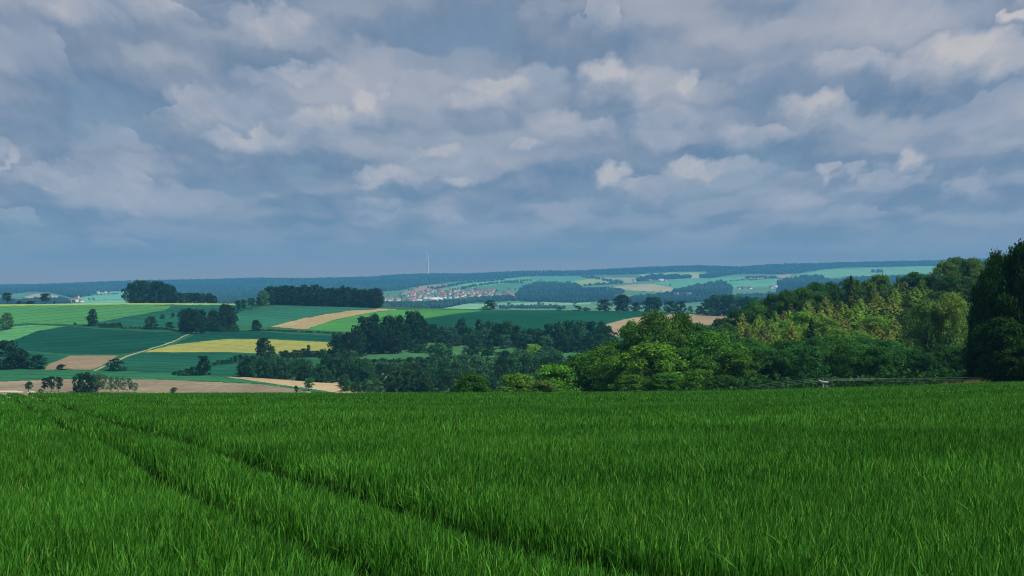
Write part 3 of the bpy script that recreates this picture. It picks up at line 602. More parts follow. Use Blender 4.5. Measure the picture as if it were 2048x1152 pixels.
def tree(key, u, y, H, W, color, label, group=None, lean=0):
    """H, W in metres; stands on the ground at bearing u and depth y"""
    cnt[0] += 1; r = random.Random(cnt[0] * 31 + int(u))
    cm, tm = PROTO[key][r.randrange(4)]; nm, cat = KIND[key]
    z = float(zt(u, y)); loc = (float(X(u, y)), y, z - .1); rot = (0, lean, r.random() * 6.28); sc = (W, W * (.85 + .3 * r.random()), H)
    col = tuple(min(1, c * (1 + r.uniform(-.10, .10))) for c in color) + (1,)
    if tm is None:
        o = bpy.data.objects.new(nm, cm); COL.objects.link(o); o.location = loc; o.rotation_euler = rot; o.scale = sc; o.color = col
        return tag(o, label, cat, group)
    root = bpy.data.objects.new(nm, None); root.empty_display_size = .5; COL.objects.link(root); root.location = loc; root.rotation_euler = rot; root.scale = sc
    for pn, me in (('crown', cm), ('trunk', tm)):
        c = bpy.data.objects.new(pn, me); COL.objects.link(c); c.parent = root; c.color = col
    return tag(root, label, cat, group)
def at_base(key, u, v, hp, wp, color, label, group=None, lo=420, hi=1120):
    """base seen at photo (u, v); hp, wp its height and width in photo px"""
    y = depth_of(u, v, lo, hi); wp *= 1.14 if key in ('mid', 'midtall') else 1; return tree(key, u, y, hp / F * y, wp / F * y, color, label, group)
def at_top(key, u, y, vt, wp, color, label, group=None, minh=2.0):
    H = max(minh, (VH - vt) / F * y - float(zt(u, y))); return tree(key, u, y, H, wp / F * y, color, label, group)

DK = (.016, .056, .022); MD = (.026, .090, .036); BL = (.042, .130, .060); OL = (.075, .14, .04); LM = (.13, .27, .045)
# --- single trees and bushes on the near hill
for key, u, v, hp, wp, c, lb in [
 ('stemmed',14,605,22,24,DK,'round dark tree on a short stem at the left end of the crest'),
 ('stemmed',90,608,20,24,DK,'round dark tree on the crest, second from the left edge'),
 ('bush',40,606,6,18,DK,'low dark bush on the crest right of the leftmost round tree'),
 ('bush',62,607,6,32,DK,'flat wide bush on the crest between the two round trees'),
 ('bush',109,608,6,5,DK,'tiny dark shrub on the crest right of the second round tree'),
 ('midtall',185,652,32,27,DK,'solitary dark tree standing on the hedge of the left hill'),
 ('midtall',13,659,31,27,(.07,.17,.05),'lighter green tree at the left edge above the dark field'),
 ('bush',-4,663,20,18,MD,'bush at the left edge below the lighter green tree'),
 ('mid',302,658,24,25,MD,'small open tree left of the dark hill clump'),
 ('bush',338,659,14,24,DK,'dark bush beside the small open tree'),
 ('bush',324,638,8,13,DK,'small bush in the upper field, left of a pair'),
 ('bush',346,635,9,10,DK,'small bush in the upper field, right of a pair'),
 ('bush',150,650,5,8,DK,'tiny bush on the field bank left of the solitary tree'),
 ('midtall',448,640,30,23,DK,'tree rising behind the dark hill clump'),
 ('midtall',513,662,21,23,DK,'small dark tree alone at the end of the hill bank'),
 ('stemmed',476,625,23,17,DK,'leftmost of the small stemmed trees on the hilltop lane'),
 ('stemmed',487,622,22,15,DK,'second small stemmed tree on the hilltop lane'),
 ('stemmed',503,618,21,17,MD,'third small stemmed tree on the hilltop lane, paler than its neighbours'),
 ('stemmed',517,615,20,13,DK,'narrow stemmed tree beside the pale tree of the long wood'),
 ('mid',527,611,29,26,(.07,.16,.055),'paler rounded tree at the left end of the long wood'),
 ('bush',980,619.5,18,31,DK,'dome shaped tree alone on the crest in front of the valley floor'),
 ('bush',1119,621,6,15,DK,'low dark bush alone on the crest right of the dome tree'),
 ('bush',1155,622,10,20,DK,'left of two joined bushes on the crest'),('bush',1172,622,7,18,DK,'right of two joined bushes on the crest'),
 ('mid',1209,622,22,29,DK,'first rounded tree of the crest row behind the tan field'),
 ('mid',1245,622,31,37,DK,'tallest broad tree of the crest row, second from the left'),
 ('mid',1271,623,17,22,DK,'low tree between the two broad trees of the crest row'),
 ('mid',1303,624,29,43,DK,'broad rounded tree in the middle of the crest row'),
 ('mid',1340,625,22,28,MD,'tree right of the broad middle tree on the crest row'),
 ('mid',1361,626,23,25,DK,'last full tree before the gap in the crest row'),
 ('bush',1381,627,14,15,BL,'small pale bush in the gap of the crest row'),
 ('mid',1400,629,16,20,MD,'small tree left of the hazy wood behind the forest'),
 ('mid',14,738,54,62,DK,'very broad dark tree at the left edge above the green strip'),
 ('mid',44,737,34,34,DK,'right shoulder tree of the broad dark tree at the left edge'),
 ('mid',75,738,27,36,DK,'compact dark tree left of the brown field'),
 ('bush',124,740,11,26,DK,'low bush in front of the brown field'),
 ('bush',231,742,23,44,DK,'dense dark bush where the path meets the green strip'),
 ('mid',408,750,36,34,DK,'dark tree at the end of the low hedge below the yellow field'),
 ('midtall',528,716,38,38,DK,'dark tree standing in front of the yellow field'),
 ('mid',538,722,28,32,MD,'lower tree joined to the one before the yellow field'),
 ('stemmed',57,785,21,20,MD,'small round tree on the wheat horizon nearest the left edge'),
 ('stemmed',90,785,28,17,DK,'left of three thin trees standing before the stubble field'),
 ('stemmed',103,785,31,18,DK,'middle of three thin trees standing before the stubble field'),
 ('stemmed',117,785,30,18,DK,'right of three thin trees standing before the stubble field'),
 ('bush',81,786,8,12,DK,'tiny bush under the three thin trees'),
 ('bush',348,786,11,20,DK,'small bush alone before the wide stubble field'),
 ('bush',592,784,12,13,MD,'small bush left of the slim tree before the tan field'),
 ('stemmed',617,783,24,25,BL,'slim blue-green tree where the two stubble fields meet'),
 ('bush',689,783,15,27,DK,'left bush of three before the narrow tan field'),('bush',710,783,15,22,DK,'middle bush of three before the narrow tan field'),('bush',727,784,13,18,DK,'right bush of three before the narrow tan field'),
 ('mid',1066,722,32,32,(.17,.42,.05),'bright yellow-green tree in the middle of the dark valley'),
]: at_base(key, u, v, hp, wp, c, lb)
# --- groups
G = [  # group, label, kinds, colours, list of (u, v, h, w)
 ('trees of the first hilltop wood','dark broadleaf tree in the tall left wood on the hilltop',('mid','midtall'),(DK,MD,DK),
  [(262,605,38,30),(274,605,43,28),(286,605,42,28),(298,606,41,28),(310,605,42,28),(322,605,40,28),(334,605,36,26),(345,605,33,24),(268,606,30,22),(304,606,26,20),(328,606,24,20),(341,606,24,20),(282,606,30,22)]),
 ('trees of the low wood beside the first','low rounded tree in the short wood right of the first hilltop wood',('mid',),(DK,MD),
  [(358,605,20,20),(370,605,19,20),(382,605,20,20),(394,606,20,20),(406,606,19,20),(418,606,19,20),(427,606,15,16)]),
 ('trees of the long hilltop wood','very dark tree in the long wood on the hilltop',('mid','midtall'),(DK,(.015,.038,.017)),
  [(541+i*11.2+random.uniform(-2,2),608.5+i*.38,36+random.uniform(-3,4),24) for i in range(20)]+[(546+i*15,609.5+i*.45,26+random.uniform(-3,3),22) for i in range(14)]+[(758,615,33,18)]),
 ('trees of the dark hill clump','dark tree in the clump on the left hill',('mid','midtall'),(DK,(.018,.042,.02)),
  [(368,662,40,26),(378,664,44,28),(390,668,46,34),(404,664,42,30),(416,662,26,24),(427,660,38,28),(440,660,32,24),(456,656,44,30),(464,652,36,22),(434,663,18,22)]),
 ('bushes on the left hill hedge','small bush in the hedge right of the solitary tree',('bush',),(DK,MD),
  [(202+i*7.5,655,9+random.uniform(-2,2),12) for i in range(6)]+[(243+i*9,657,3.5,10) for i in range(6)]+[(292+i*10,659,5,12) for i in range(4)]),
 ('bushes along the hill bank','small bush on the bank above the dark strip',('bush',),(DK,MD,MD),
  [(425+i*7,663,8+random.uniform(-2,3),13) for i in range(8)]+[(525+i*11,661+i*.5,3.5,14) for i in range(15)]),
 ('bushes of the low hedge','bush in the low hedge left of the dark tree below the yellow field',('bush',),(DK,),
  [(350,750,7,16),(360,751,10,18),(372,751,14,20),(385,751,17,22),(396,751,18,20)]),
 ('bushes of the short hedge','bush in the short hedge crossing the field below the yellow field',('bush',),(DK,MD),
  [(428,731,6,12),(436,730,10,12),(445,729,9,14),(454,728,9,14),(463,727,11,14),(472,725,13,15),(481,724,14,16)]),
 ('birches before the stubble field','slender birch in the row before the stubble field',('birch',),(BL,(.06,.15,.06)),
  [(196,785,37,24),(208,785,34,22),(222,785,30,22),(234,785,30,22),(246,785,29,20),(258,785,27,20),(270,785,19,16)]),
 ('dark trees left of the birches','dense dark tree at the left end of the birch row',('mid',),(DK,),[(158,785,36,24),(172,785,38,28),(184,785,34,24)]),
 ('hedge trees below the yellow field','dark hedge tree along the lower edge of the yellow field',('bush','mid'),(DK,),
  [(562+i*9,716-.2*i,13+random.uniform(-3,4),17) for i in range(12)]+[(617,712,21,12)]),
 ('trees of the valley wood','blue-green tree in the wood behind the narrow tan field',('midtall','mid','birch'),(BL,MD,(.034,.10,.045)),
  [(486+i*12.5+random.uniform(-3,3),753+i*.9,34+random.uniform(-4,5),26) for i in range(14)]+[(492+i*14,741+i,30,26) for i in range(10)]+[(660+i*14,762+i*1.5,50+random.uniform(-10,4),26) for i in range(6)]+[(648+i*14,746+i,44+random.uniform(-8,4),28) for i in range(5)]),
 ('shrubs at the valley wood edge','rounded shrub at the front of the valley wood',('bush',),(BL,(.05,.14,.06)),
  [(545,757,16,22),(600,760,15,22),(640,764,18,26),(665,766,12,24),(690,768,13,24),(715,770,14,26),(735,772,14,24),(755,774,15,22)]),
 ('trees of the great clump','big dark tree in the great clump beside the yellow field',('mid','nearbig'),(DK,(.02,.046,.022)),
  [(674,716,46,40),(696,719,52,42),(728,706,68,46),(750,704,72,50),(776,702,66,48),(800,700,66,46),(822,696,70,46),(842,692,58,34),(712,712,48,36),(760,708,48,40),(790,707,46,40),(680,722,34,30)]),
 ('trees of the long valley row','tree in the long row below the smooth dark field',('mid','midtall'),(DK,MD,BL),
  [(866,684,34,34),(884,685,30,30),(902,686,33,32),(924,690,50,34),(940,690,34,26),(957,686,44,24),(974,691,46,38),(996,692,42,36),(1016,692,46,32),(1034,693,40,28),(1056,695,36,34),(1078,696,38,36),(1098,697,46,36),(1118,697,50,38),(1140,696,52,38),(1160,694,50,38),(1182,692,46,36),(1202,690,44,34),(1216,694,40,34),(884,690,18,26),(912,692,20,26),(950,694,22,30),(1010,697,26,30),(1045,700,24,28),(1090,703,30,30),(1125,706,34,34),(1150,704,34,34),(1178,704,36,34),(1200,706,36,34)]),
 ('bushes around the small meadows','rounded bush beside the small valley meadows',('bush','mid'),(DK,MD,BL),
  [(822,703,12,20),(836,705,16,24),(850,706,17,24),(866,708,18,24),(882,718,30,34),(892,712,22,26),(930,709,14,20),(946,711,20,26),(962,712,18,24),(980,711,20,26),(1000,716,12,22),
   (735,727,9,18),(750,728,10,20),(766,729,12,22),(782,731,12,22),(800,732,14,24),(820,731,16,24),(838,730,16,24),(856,732,18,26),(872,736,22,28)]),
 ('trees of the valley bottom','mixed green tree in the wooded valley bottom',('mid','midtall','birch'),(BL,MD,DK,(.05,.15,.06),(.035,.10,.03)),
  [(u,v,h*.84,w) for (u,v,h,w) in [(700,756,44,32),(720,752,30,28),(742,750,22,26),(760,748,24,28),(782,750,26,28),(805,752,28,30),(826,752,30,30),(848,756,34,32),(870,760,44,34),(890,762,46,34),(912,764,50,36),(934,766,52,36),(958,768,56,40),(980,764,46,36),(1002,768,60,42),(1024,762,56,38),(1046,756,46,36),(1070,750,40,38),(1094,748,38,36),(1116,746,42,36),(1140,744,38,34),(1162,738,34,30),(1010,740,44,34),(1032,736,40,34),(1056,734,30,34),(1082,730,34,34),(1106,728,34,32),(950,742,36,34),(928,738,30,32),(1185,735,40,36),(1205,735,50,36),(730,770,30,30),(752,772,26,28),(770,765,30,30),(690,772,26,28),(870,780,48,36),(892,782,50,38),(985,784,30,34),(1010,786,34,36)]]),
 ('broad trees at the wheat edge','broad rounded tree whose foot is hidden by the wheat, left of the bright bush',('mid',),((.03,.085,.036),),
  [(795,785,42,44),(818,785,44,40),(840,785,42,42),(856,786,30,30),(782,785,26,26)]),
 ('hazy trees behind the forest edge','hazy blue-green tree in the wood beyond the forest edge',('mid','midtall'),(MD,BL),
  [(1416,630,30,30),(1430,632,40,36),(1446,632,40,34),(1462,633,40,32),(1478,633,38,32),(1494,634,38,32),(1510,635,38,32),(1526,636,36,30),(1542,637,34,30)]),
]
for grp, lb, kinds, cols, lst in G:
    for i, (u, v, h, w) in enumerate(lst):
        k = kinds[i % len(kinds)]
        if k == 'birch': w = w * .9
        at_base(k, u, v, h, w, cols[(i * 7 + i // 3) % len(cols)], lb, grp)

# --- near wood: bright trees falling away behind the wheat
N1 = (.062, .175, .024); N2 = (.050, .145, .024); N3 = (.085, .205, .026); N4 = (.040, .11, .030); DKN = (.020, .055, .014)
for key, u, y, vt, wp, c, lb in [
 ('bushy',945,155,750,100,(.045,.15,.022),'rounded bright green bush alone on the wheat horizon'),
 ('bushy',1035,165,752,110,N3,'yellow-green shrub left end of the near wood'),
 ('bushy',1088,160,764,90,(.11,.20,.045),'low thin-twigged shrub in front at the left of the near wood'),
 ('bushy',1110,175,735,120,N3,'leafy tree stepping up from the left shrubs of the near wood'),
 ('bushy',1160,182,716,110,N1,'third step of the near wood, mid green'),
 ('near',1205,190,697,110,N1,'fourth step of the near wood, narrow and mid green'),
 ('nearbig',1262,205,650,110,N1,'tall tree on the left shoulder of the big near crown'),
 ('nearbig',1310,200,632,140,N2,'highest broad tree of the near wood, left of two'),
 ('nearbig',1362,208,633,120,N2,'highest broad tree of the near wood, right of two'),
 ('near',1235,178,718,120,N1,'rounded tree low in the front of the big crown'),
 ('near',1300,172,690,150,N3,'wide lit tree in the middle front of the near wood'),
 ('near',1360,176,700,130,N2,'dull olive tree in the front of the near wood'),
 ('near',1420,185,668,130,N1,'tree on the right shoulder of the big crown'),
 ('near',1465,178,705,120,N2,'tree in the dip between the big crown and the forest'),
 ('bushy',1265,160,752,90,N2,'low bush in front of the big crown, left'),
 ('bushy',1330,158,748,100,N2,'low bush in front of the big crown, middle'),
 ('bushy',1400,158,742,100,N1,'low bush in front of the big crown, right'),
 ('bushy',1450,155,752,90,N4,'dark low bush at the power line, left'),
 ('nearbig',1395,225,652,110,N4,'dark tree behind the right shoulder of the big crown'),
 ('nearbig',1992,132,517,108,DKN,'dark towering tree at the right edge, left crown'),
 ('nearbig',2045,126,498,140,DKN,'tallest very dark tree at the right edge'),
 ('nearbig',1967,138,570,74,DKN,'dark tree flanking the towering ones on the left'),
 ('near',2010,122,640,128,DKN,'low dark tree in front of the towering ones'),
 ('nearbig',2110,128,515,150,DKN,'dark tree just past the right edge'),
 ('nearbig',2190,134,540,150,DKN,'dark tree well past the right edge'),
 ('near',1957,128,690,72,DKN,'dark bushy tree at the foot of the right edge trees, left'),
 ('near',2060,118,690,120,DKN,'dark bushy tree at the foot of the right edge trees, right'),
]: at_top(key, u, y, vt, wp, c, lb)

SIL = [(1380,660),(1450,628),(1485,608),(1531,600),(1571,584),(1603,575),(1638,566),(1665,566),(1680,570),(1700,560),(1719,562),(1746,558),(1788,550),(1842,543),(1856,549),(1866,535),(1896,522),(1942,522),(1977,520),(2048,512),(2300,500)]
def sil(u): return float(np.interp(u, *zip(*SIL)))
def forest():
    r = random.Random(5); rows_ = [348, 330, 312, 296, 280, 266, 252, 238, 226, 214, 203, 193, 184]
    for i, y in enumerate(rows_):
        t = (348 - y) / (348 - 184.)
        step = 34 - 2 * t + 0.0
        u = 1440 + r.uniform(0, 20) + (60 if i == 0 else 0)
        while u < 2150:
            s = sil(u); vt = s + (700 - s) * t ** 1.1 + r.uniform(-9, 9) * (0.45 if i == 0 else 1)
            vm = vt + 10
            if u < 1520 and i > 4: vt = max(vt, 640)
            # kind by place on the slope
            brown = 1480 < u < 1890 and vm < 684 and t > .1
            if i <= 1: key, c, lb = r.choice([('near', (.045,.13,.03), 'top'), ('near', (.04,.115,.03), 'top'), ('spruce', (.035,.095,.026), 'top'), ('near', (.06,.155,.03), 'top')] if u < 1700 else [('near', (.07,.17,.03), 'top'), ('near', (.05,.14,.03), 'top'), ('larch', (.10,.17,.035), 'top'), ('near', (.085,.18,.035), 'top')])
            elif u > 1800 and 590 < vm < 700: key, c, lb = r.choice([('oldspruce', (.075,.15,.045), 'tallspr'), ('oldspruce', (.06,.13,.045), 'tallspr'), ('spruce', (.09,.17,.045), 'tallspr')])
            elif brown: key, c, lb = r.choice([('larch', (0.194,0.247,0.075), 'brown'), ('larch', (0.200,0.297,0.072), 'brown'), ('larch', (0.189,0.320,0.060), 'olive'), ('larch', (0.206,0.231,0.067), 'brown'), ('larch', (0.174,0.320,0.060), 'olive'), ('larch', (0.113,0.148,0.056), 'brown'), ('larch', (0.203,0.320,0.061), 'olive'), ('near', (0.131,0.272,0.051), 'olive')])
            elif t > .78: key, c, lb = r.choice([('near', (.038,.135,.030), 'front'), ('near', (.052,.165,.034), 'front'), ('bushy', (.036,.125,.034), 'front')])
            else: key, c, lb = r.choice([('near', (.06,.16,.04), 'mixed'), ('larch', (.08,.15,.04), 'mixed'), ('near', (.045,.12,.034), 'mixed'), ('spruce', (.045,.10,.03), 'mixed')])
            wide = {'near': 1.0, 'bushy': 1.1, 'larch': .85, 'spruce': .8, 'oldspruce': .9}[key]
            L_ = {'top': ('broadleaf or dark conifer crown on the skyline of the forest hill', 'trees on the forest skyline'),
                  'tallspr': ('tall drooping spruce near the dark trees at the right edge', 'tall spruces left of the dark edge trees'),
                  'brown': ('yellow-brown larch on the middle slope of the forest hill', 'yellow-brown larches on the forest slope'),
                  'olive': ('olive green tree among the yellow-brown larches', 'olive trees among the larches'),
                  'front': ('deep green broadleaf tree at the foot of the forest', 'deep green trees along the forest foot'),
                  'mixed': ('mid green tree on the lower forest slope above its foot', 'mid green trees of the lower forest slope')}[lb]
            if not (u > 1960 and y < 260):
                at_top(key, u, y + r.uniform(-5, 5), vt, (52 + r.uniform(-6, 12)) * wide * (1 + .35 * t), c, L_[0], L_[1], 4)
            u += step * r.uniform(.8, 1.2)
forest()
at_top('spruce', 1622, 224, 634, 58, (.02,.065,.022), 'solitary dark spruce on the larch slope')
at_top('spruce', 1702, 336, 549, 40, (.018,.05,.022), 'very dark spruce breaking the forest skyline')
at_top('larch', 1583, 222, 640, 70, (.24,.33,.06), 'pale lime tree left of the solitary dark spruce')
at_top('near', 1905, 205, 592, 78, (.16,.24,.055), 'pale yellow-green crown left of the dark edge trees')
at_top('near', 1850, 208, 606, 74, (.11,.22,.05), 'light green crown above the bare spruce trunks')
at_top('oldspruce', 1858, 186, 640, 70, (.05,.12,.04), 'front spruce with pale bare trunk, left of two')
at_top('oldspruce', 1900, 184, 650, 66, (.045,.11,.04), 'front spruce with pale bare trunk, right of two')

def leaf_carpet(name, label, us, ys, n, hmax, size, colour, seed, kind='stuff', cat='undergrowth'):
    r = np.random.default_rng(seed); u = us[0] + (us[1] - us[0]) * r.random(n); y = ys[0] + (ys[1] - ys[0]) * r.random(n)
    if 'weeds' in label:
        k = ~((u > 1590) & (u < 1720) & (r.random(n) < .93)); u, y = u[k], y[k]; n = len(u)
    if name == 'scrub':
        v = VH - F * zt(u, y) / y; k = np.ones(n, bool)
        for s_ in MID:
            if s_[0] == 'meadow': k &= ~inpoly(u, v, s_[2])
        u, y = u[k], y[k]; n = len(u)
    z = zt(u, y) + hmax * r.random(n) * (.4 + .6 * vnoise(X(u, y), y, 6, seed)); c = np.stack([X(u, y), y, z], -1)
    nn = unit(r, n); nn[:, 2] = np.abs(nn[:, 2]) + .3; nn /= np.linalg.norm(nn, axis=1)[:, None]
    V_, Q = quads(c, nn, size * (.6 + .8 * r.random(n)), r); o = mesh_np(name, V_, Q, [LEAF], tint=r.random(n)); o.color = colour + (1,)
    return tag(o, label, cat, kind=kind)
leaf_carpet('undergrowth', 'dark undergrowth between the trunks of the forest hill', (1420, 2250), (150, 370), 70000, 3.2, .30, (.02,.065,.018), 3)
leaf_carpet('undergrowth', 'weeds and low scrub on the slope behind the wheat', (900, 2250), (113, 160), 60000, .9, .10, (.025,.075,.018), 4)
leaf_carpet('scrub', 'low scrub covering the wooded valley bottom', (690, 1240), (425, 690), 20000, 2.6, .8, (.032,.088,.032), 6, cat='scrub')
# dry grass on the far right edge of the wheat
def dry_grass():
    r = np.random.default_rng(9); n = 420; u = 1870 + 105 * r.random(n); y = 110.3 + 2.2 * r.random(n); x = X(u, y); z = zt(u, y)
    H = .55 + .55 * r.random(n) ** 2 + .45 * np.exp(-((u - 1940) / 24) ** 2) * r.random(n); a = .25 + .5 * r.random(n); w = .02
    P = [np.stack([x - w, y, z], -1), np.stack([x + w, y, z], -1), np.stack([x + a * H * .35 + w, y, z + H * .7], -1), np.stack([x + a * H * .35 - w, y, z + H * .7], -1), np.stack([x + a * H + .03, y, z + H], -1)]
    b = (np.arange(n) * 5)[:, None]
    o = mesh_np('dry_grass', np.stack(P, 1).reshape(-1, 3), [b + np.array([[0, 1, 2, 3]]), b + np.array([[3, 2, 4]])], [LEAF], tint=r.random(2 * n)); o.color = (.19, .21, .08, 1)
    tag(o, 'dry bent grass at the wheat edge before the dark trees', 'grass', kind='stuff')
dry_grass()

# ------------------------------------------------------------------ far woods as canopies of rounded crowns
ico_v = None
def ico():
    t = (1 + 5 ** .5) / 2; v = np.array([(-1,t,0),(1,t,0),(-1,-t,0),(1,-t,0),(0,-1,t),(0,1,t),(0,-1,-t),(0,1,-t),(t,0,-1),(t,0,1),(-t,0,-1),(-t,0,1)], float); v /= np.linalg.norm(v[0])
    f = np.array([(0,11,5),(0,5,1),(0,1,7),(0,7,10),(0,10,11),(1,5,9),(5,11,4),(11,10,2),(10,7,6),(7,1,8),(3,9,4),(3,4,2),(3,2,6),(3,6,8),(3,8,9),(4,9,5),(2,4,11),(6,2,10),(8,6,7),(9,8,1)])
    return v, f
IV, IF = ico()
def canopy(name, label, pts, rad, hgt, colour, seed, kind='stuff', cat='wood', group=None):
    r = np.random.default_rng(seed); n = len(pts)
    th = r.random(n) * 6.28; c, s = np.cos(th), np.sin(th)
    v = IV[None] * (1 + .35 * (r.random((n, 12, 1)) - .5)); vx = v[..., 0] * c[:, None] - v[..., 1] * s[:, None]; vy = v[..., 0] * s[:, None] + v[..., 1] * c[:, None]
    rr = rad * (.7 + .6 * r.random(n)); hh = hgt * (.7 + .5 * r.random(n))
    co = np.stack([pts[:, 0, None] + vx * rr[:, None], pts[:, 1, None] + vy * rr[:, None], pts[:, 2, None] + hh[:, None] * (.5 + .5 * v[..., 2])], -1)
    f = (np.arange(n) * 12)[:, None, None] + IF[None]
    o = mesh_np(name, co.reshape(-1, 3), f.reshape(-1, 3), [LEAF], tint=np.repeat(np.clip(.45 * r.random(n) + .55 * (2.2 * vnoise(pts[:, 0], pts[:, 1], 260, seed) - .6), 0, 1), 20) * .75 + .25 * r.random(n * 20)); o.color = colour + (1,)
    return tag(o, label, cat, group, kind)
for k, (nm, lb, poly, sp) in enumerate(WOODS):
    us = [p[0] for p in poly]; vs = [p[1] for p in poly]; u0, u1 = max(min(us), -500), min(max(us), 2500)
    r = np.random.default_rng(300 + k); n = int((u1 - u0) * (max(vs) - min(vs)) / (sp * sp * .42)); u = u0 + (u1 - u0) * r.random(n); v = min(vs) + (max(vs) - min(vs)) * r.random(n)
    m = inpoly(u, v, poly); u, v = u[m], v[m]; y = depths_of(u, v, 2950, 8600); z = zt(u, y)
    canopy(nm, lb, np.stack([X(u, y), y, z - 2], -1), 7.5, 17, (.022, .058, .026), 400 + k)
    if nm == 'ridge_wood':                                                   # the skyline itself
        u = np.arange(-500, 2500, 1.6) + r.normal(size=len(np.arange(-500, 2500, 1.6))); y = 8400 + 200 * r.random(len(u)); z = zt(u, y)
        canopy('skyline_wood', 'uneven tree line on the very top of the ridge', np.stack([X(u, y), y, z - 3], -1), 8, 20, (.022, .058, .026), 450)
# hedges and tree lines between the far fields
HEDGES = [([(870,579),(905,572),(935,566),(1010,560)],5,'hedge climbing the slope above the village'),([(905,582),(960,571),(1005,566),(1045,566)],5,'tree line above the right half of the village'),
 ([(1010,566),(1035,563),(1062,562)],5,'short hedge on the far slope above the village right end'),([(1165,555),(1190,557),(1210,562),(1245,567)],6,'tree line beside the yellowish far field'),
 ([(1170,572),(1200,570),(1245,567)],5,'hedge below the yellowish far field'),([(1180,579),(1215,577),(1250,583)],5,'hedge left of the large tan field'),
 ([(1490,557),(1515,556),(1550,556)],5,'hedge in the brownish field under the right ridge'),([(1440,565),(1480,561),(1560,557)],3,'thin hedge above the right hamlet'),
 ([(1745,545),(1765,545)],7,'clump of trees on the broad pale green field'),([(765,605),(850,605),(930,601),(1020,597)],4,'hedge in front of the village'),
 ([(1100,598),(1160,601),(1225,600)],5,'hedge before the hazy dark wood'),([(160,594),(200,590),(235,588)],3,'hedge on the pale slope beside the left hamlet'),
 ([(1000,617),(1060,617),(1130,617)],8,'loose tree row on the valley floor behind the crest'),([(855,577),(875,578)],6,'small copse in the brown field above the village'),
 ([(1350,597),(1400,597),(1460,600)],5,'hedge below the right hamlet'),([(820,572),(835,575)],5,'small copse above the village left end'),([(180,602),(215,600),(255,599)],2,'thin hedge on the lower pale slope')]
for k, (pl, npx, lb) in enumerate(HEDGES):
    r = np.random.default_rng(600 + k); us = np.array([p[0] for p in pl], float); vs = np.array([p[1] for p in pl], float)
    n = int((us[-1] - us[0]) / 1.6); u = np.linspace(us[0], us[-1], n) + r.normal(size=n); v = np.interp(u, us, vs) + r.normal(size=n) * .5
    keep = r.random(n) < .85; u, v = u[keep], v[keep]; y = depths_of(u, v, 2950, 8400); ym = y.mean(); h = npx / F * ym
    canopy('hedge', lb, np.stack([X(u, y), y, zt(u, y) - 1], -1), h * .38, h, (.035, .085, .04), 700 + k, kind=None, cat='hedge')

# ------------------------------------------------------------------ houses
WALLS = [plain_mat('white_plaster', (.85, .83, .78), .8, .05, .3), plain_mat('cream_plaster', (.62, .55, .45), .8, .08, .3), plain_mat('grey_boards', (.35, .33, .30), .8, .15, .5)]
ROOFS = [plain_mat('red_tiles', (.36, .16, .12), .75, .2, 1), plain_mat('brown_tiles', (.24, .11, .075), .8, .2, 1), plain_mat('pale_sheet_roof', (.62, .64, .66), .4, .08, .4), plain_mat('dark_tiles', (.12, .10, .10), .7, .2, 1)]
DARKW = plain_mat('window_glass', (.05, .06, .07), .2, .1, 1)
def house_meshes(kind):
    L_, W_, H_, P_ = {'house': (13, 9.5, 5.2, 4.6), 'barn': (26, 12, 4.6, 4.2), 'church': (18, 9, 8, 6), 'tower': (5.5, 5.5, 22, 7)}[kind]
    l, w = L_ / 2, W_ / 2
    wall = np.array([(-l,-w,-1.5),(l,-w,-1.5),(l,w,-1.5),(-l,w,-1.5),(-l,-w,H_),(l,-w,H_),(l,w,H_),(-l,w,H_),(-l,0,H_+P_),(l,0,H_+P_)], float)
    wq = np.array([(0,1,5,4),(2,3,7,6),(1,2,6,5),(3,0,4,7)]); wt = np.array([(5,6,9),(7,4,8)])
    o_, e, t = .7, .35, .3; sl = P_ / w
    if kind == 'tower':
        a = l + .4; rv = np.array([(-a,-a,H_),(a,-a,H_),(a,a,H_),(-a,a,H_),(0,0,H_+P_)], float); rf = [np.array([(3,2,1,0)]), np.array([(0,1,4),(1,2,4),(2,3,4),(3,0,4)])]
        return wall[:8], [wq], rv, rf
    yo = w + e; zo = H_ - e * sl
    rv = []
    for x in (-l - o_, l + o_):
        for z in (0, t): rv += [(x, -yo, zo + z + .02), (x, 0, H_ + P_ + z + .02), (x, yo, zo + z + .02)]
    rv = np.array(rv); rf = [np.array([(3,9,10,4),(4,10,11,5),(0,1,7,6),(1,2,8,7),(0,6,9,3),(2,5,11,8),(0,3,4,1),(1,4,5,2),(6,7,10,9),(7,8,11,10)])]
    return wall, [wq, wt], rv, rf
HM = {}
for kd in ('house', 'barn', 'church', 'tower'):
    wv, wf, rv, rf = house_meshes(kd)
    for i, wm in enumerate(WALLS):
        HM[kd, 'w', i] = mesh_np('wall', wv, wf, [wm], link=False).data
    for i, rm in enumerate(ROOFS): HM[kd, 'r', i] = mesh_np('roof', rv, rf, [rm], link=False).data
def box_np(a, b):
    (x0, y0, z0), (x1, y1, z1) = a, b
    return np.array([(x0,y0,z0),(x1,y0,z0),(x1,y1,z0),(x0,y1,z0),(x0,y0,z1),(x1,y0,z1),(x1,y1,z1),(x0,y1,z1)], float), np.array([(0,3,2,1),(4,5,6,7),(0,1,5,4),(1,2,6,5),(2,3,7,6),(3,0,4,7)])
CHIM = mesh_np('chimney', *box_np((1.6, .9, 7.4), (2.4, 1.6, 10.4)), [ROOFS[1]], link=False).data
hc = [0]
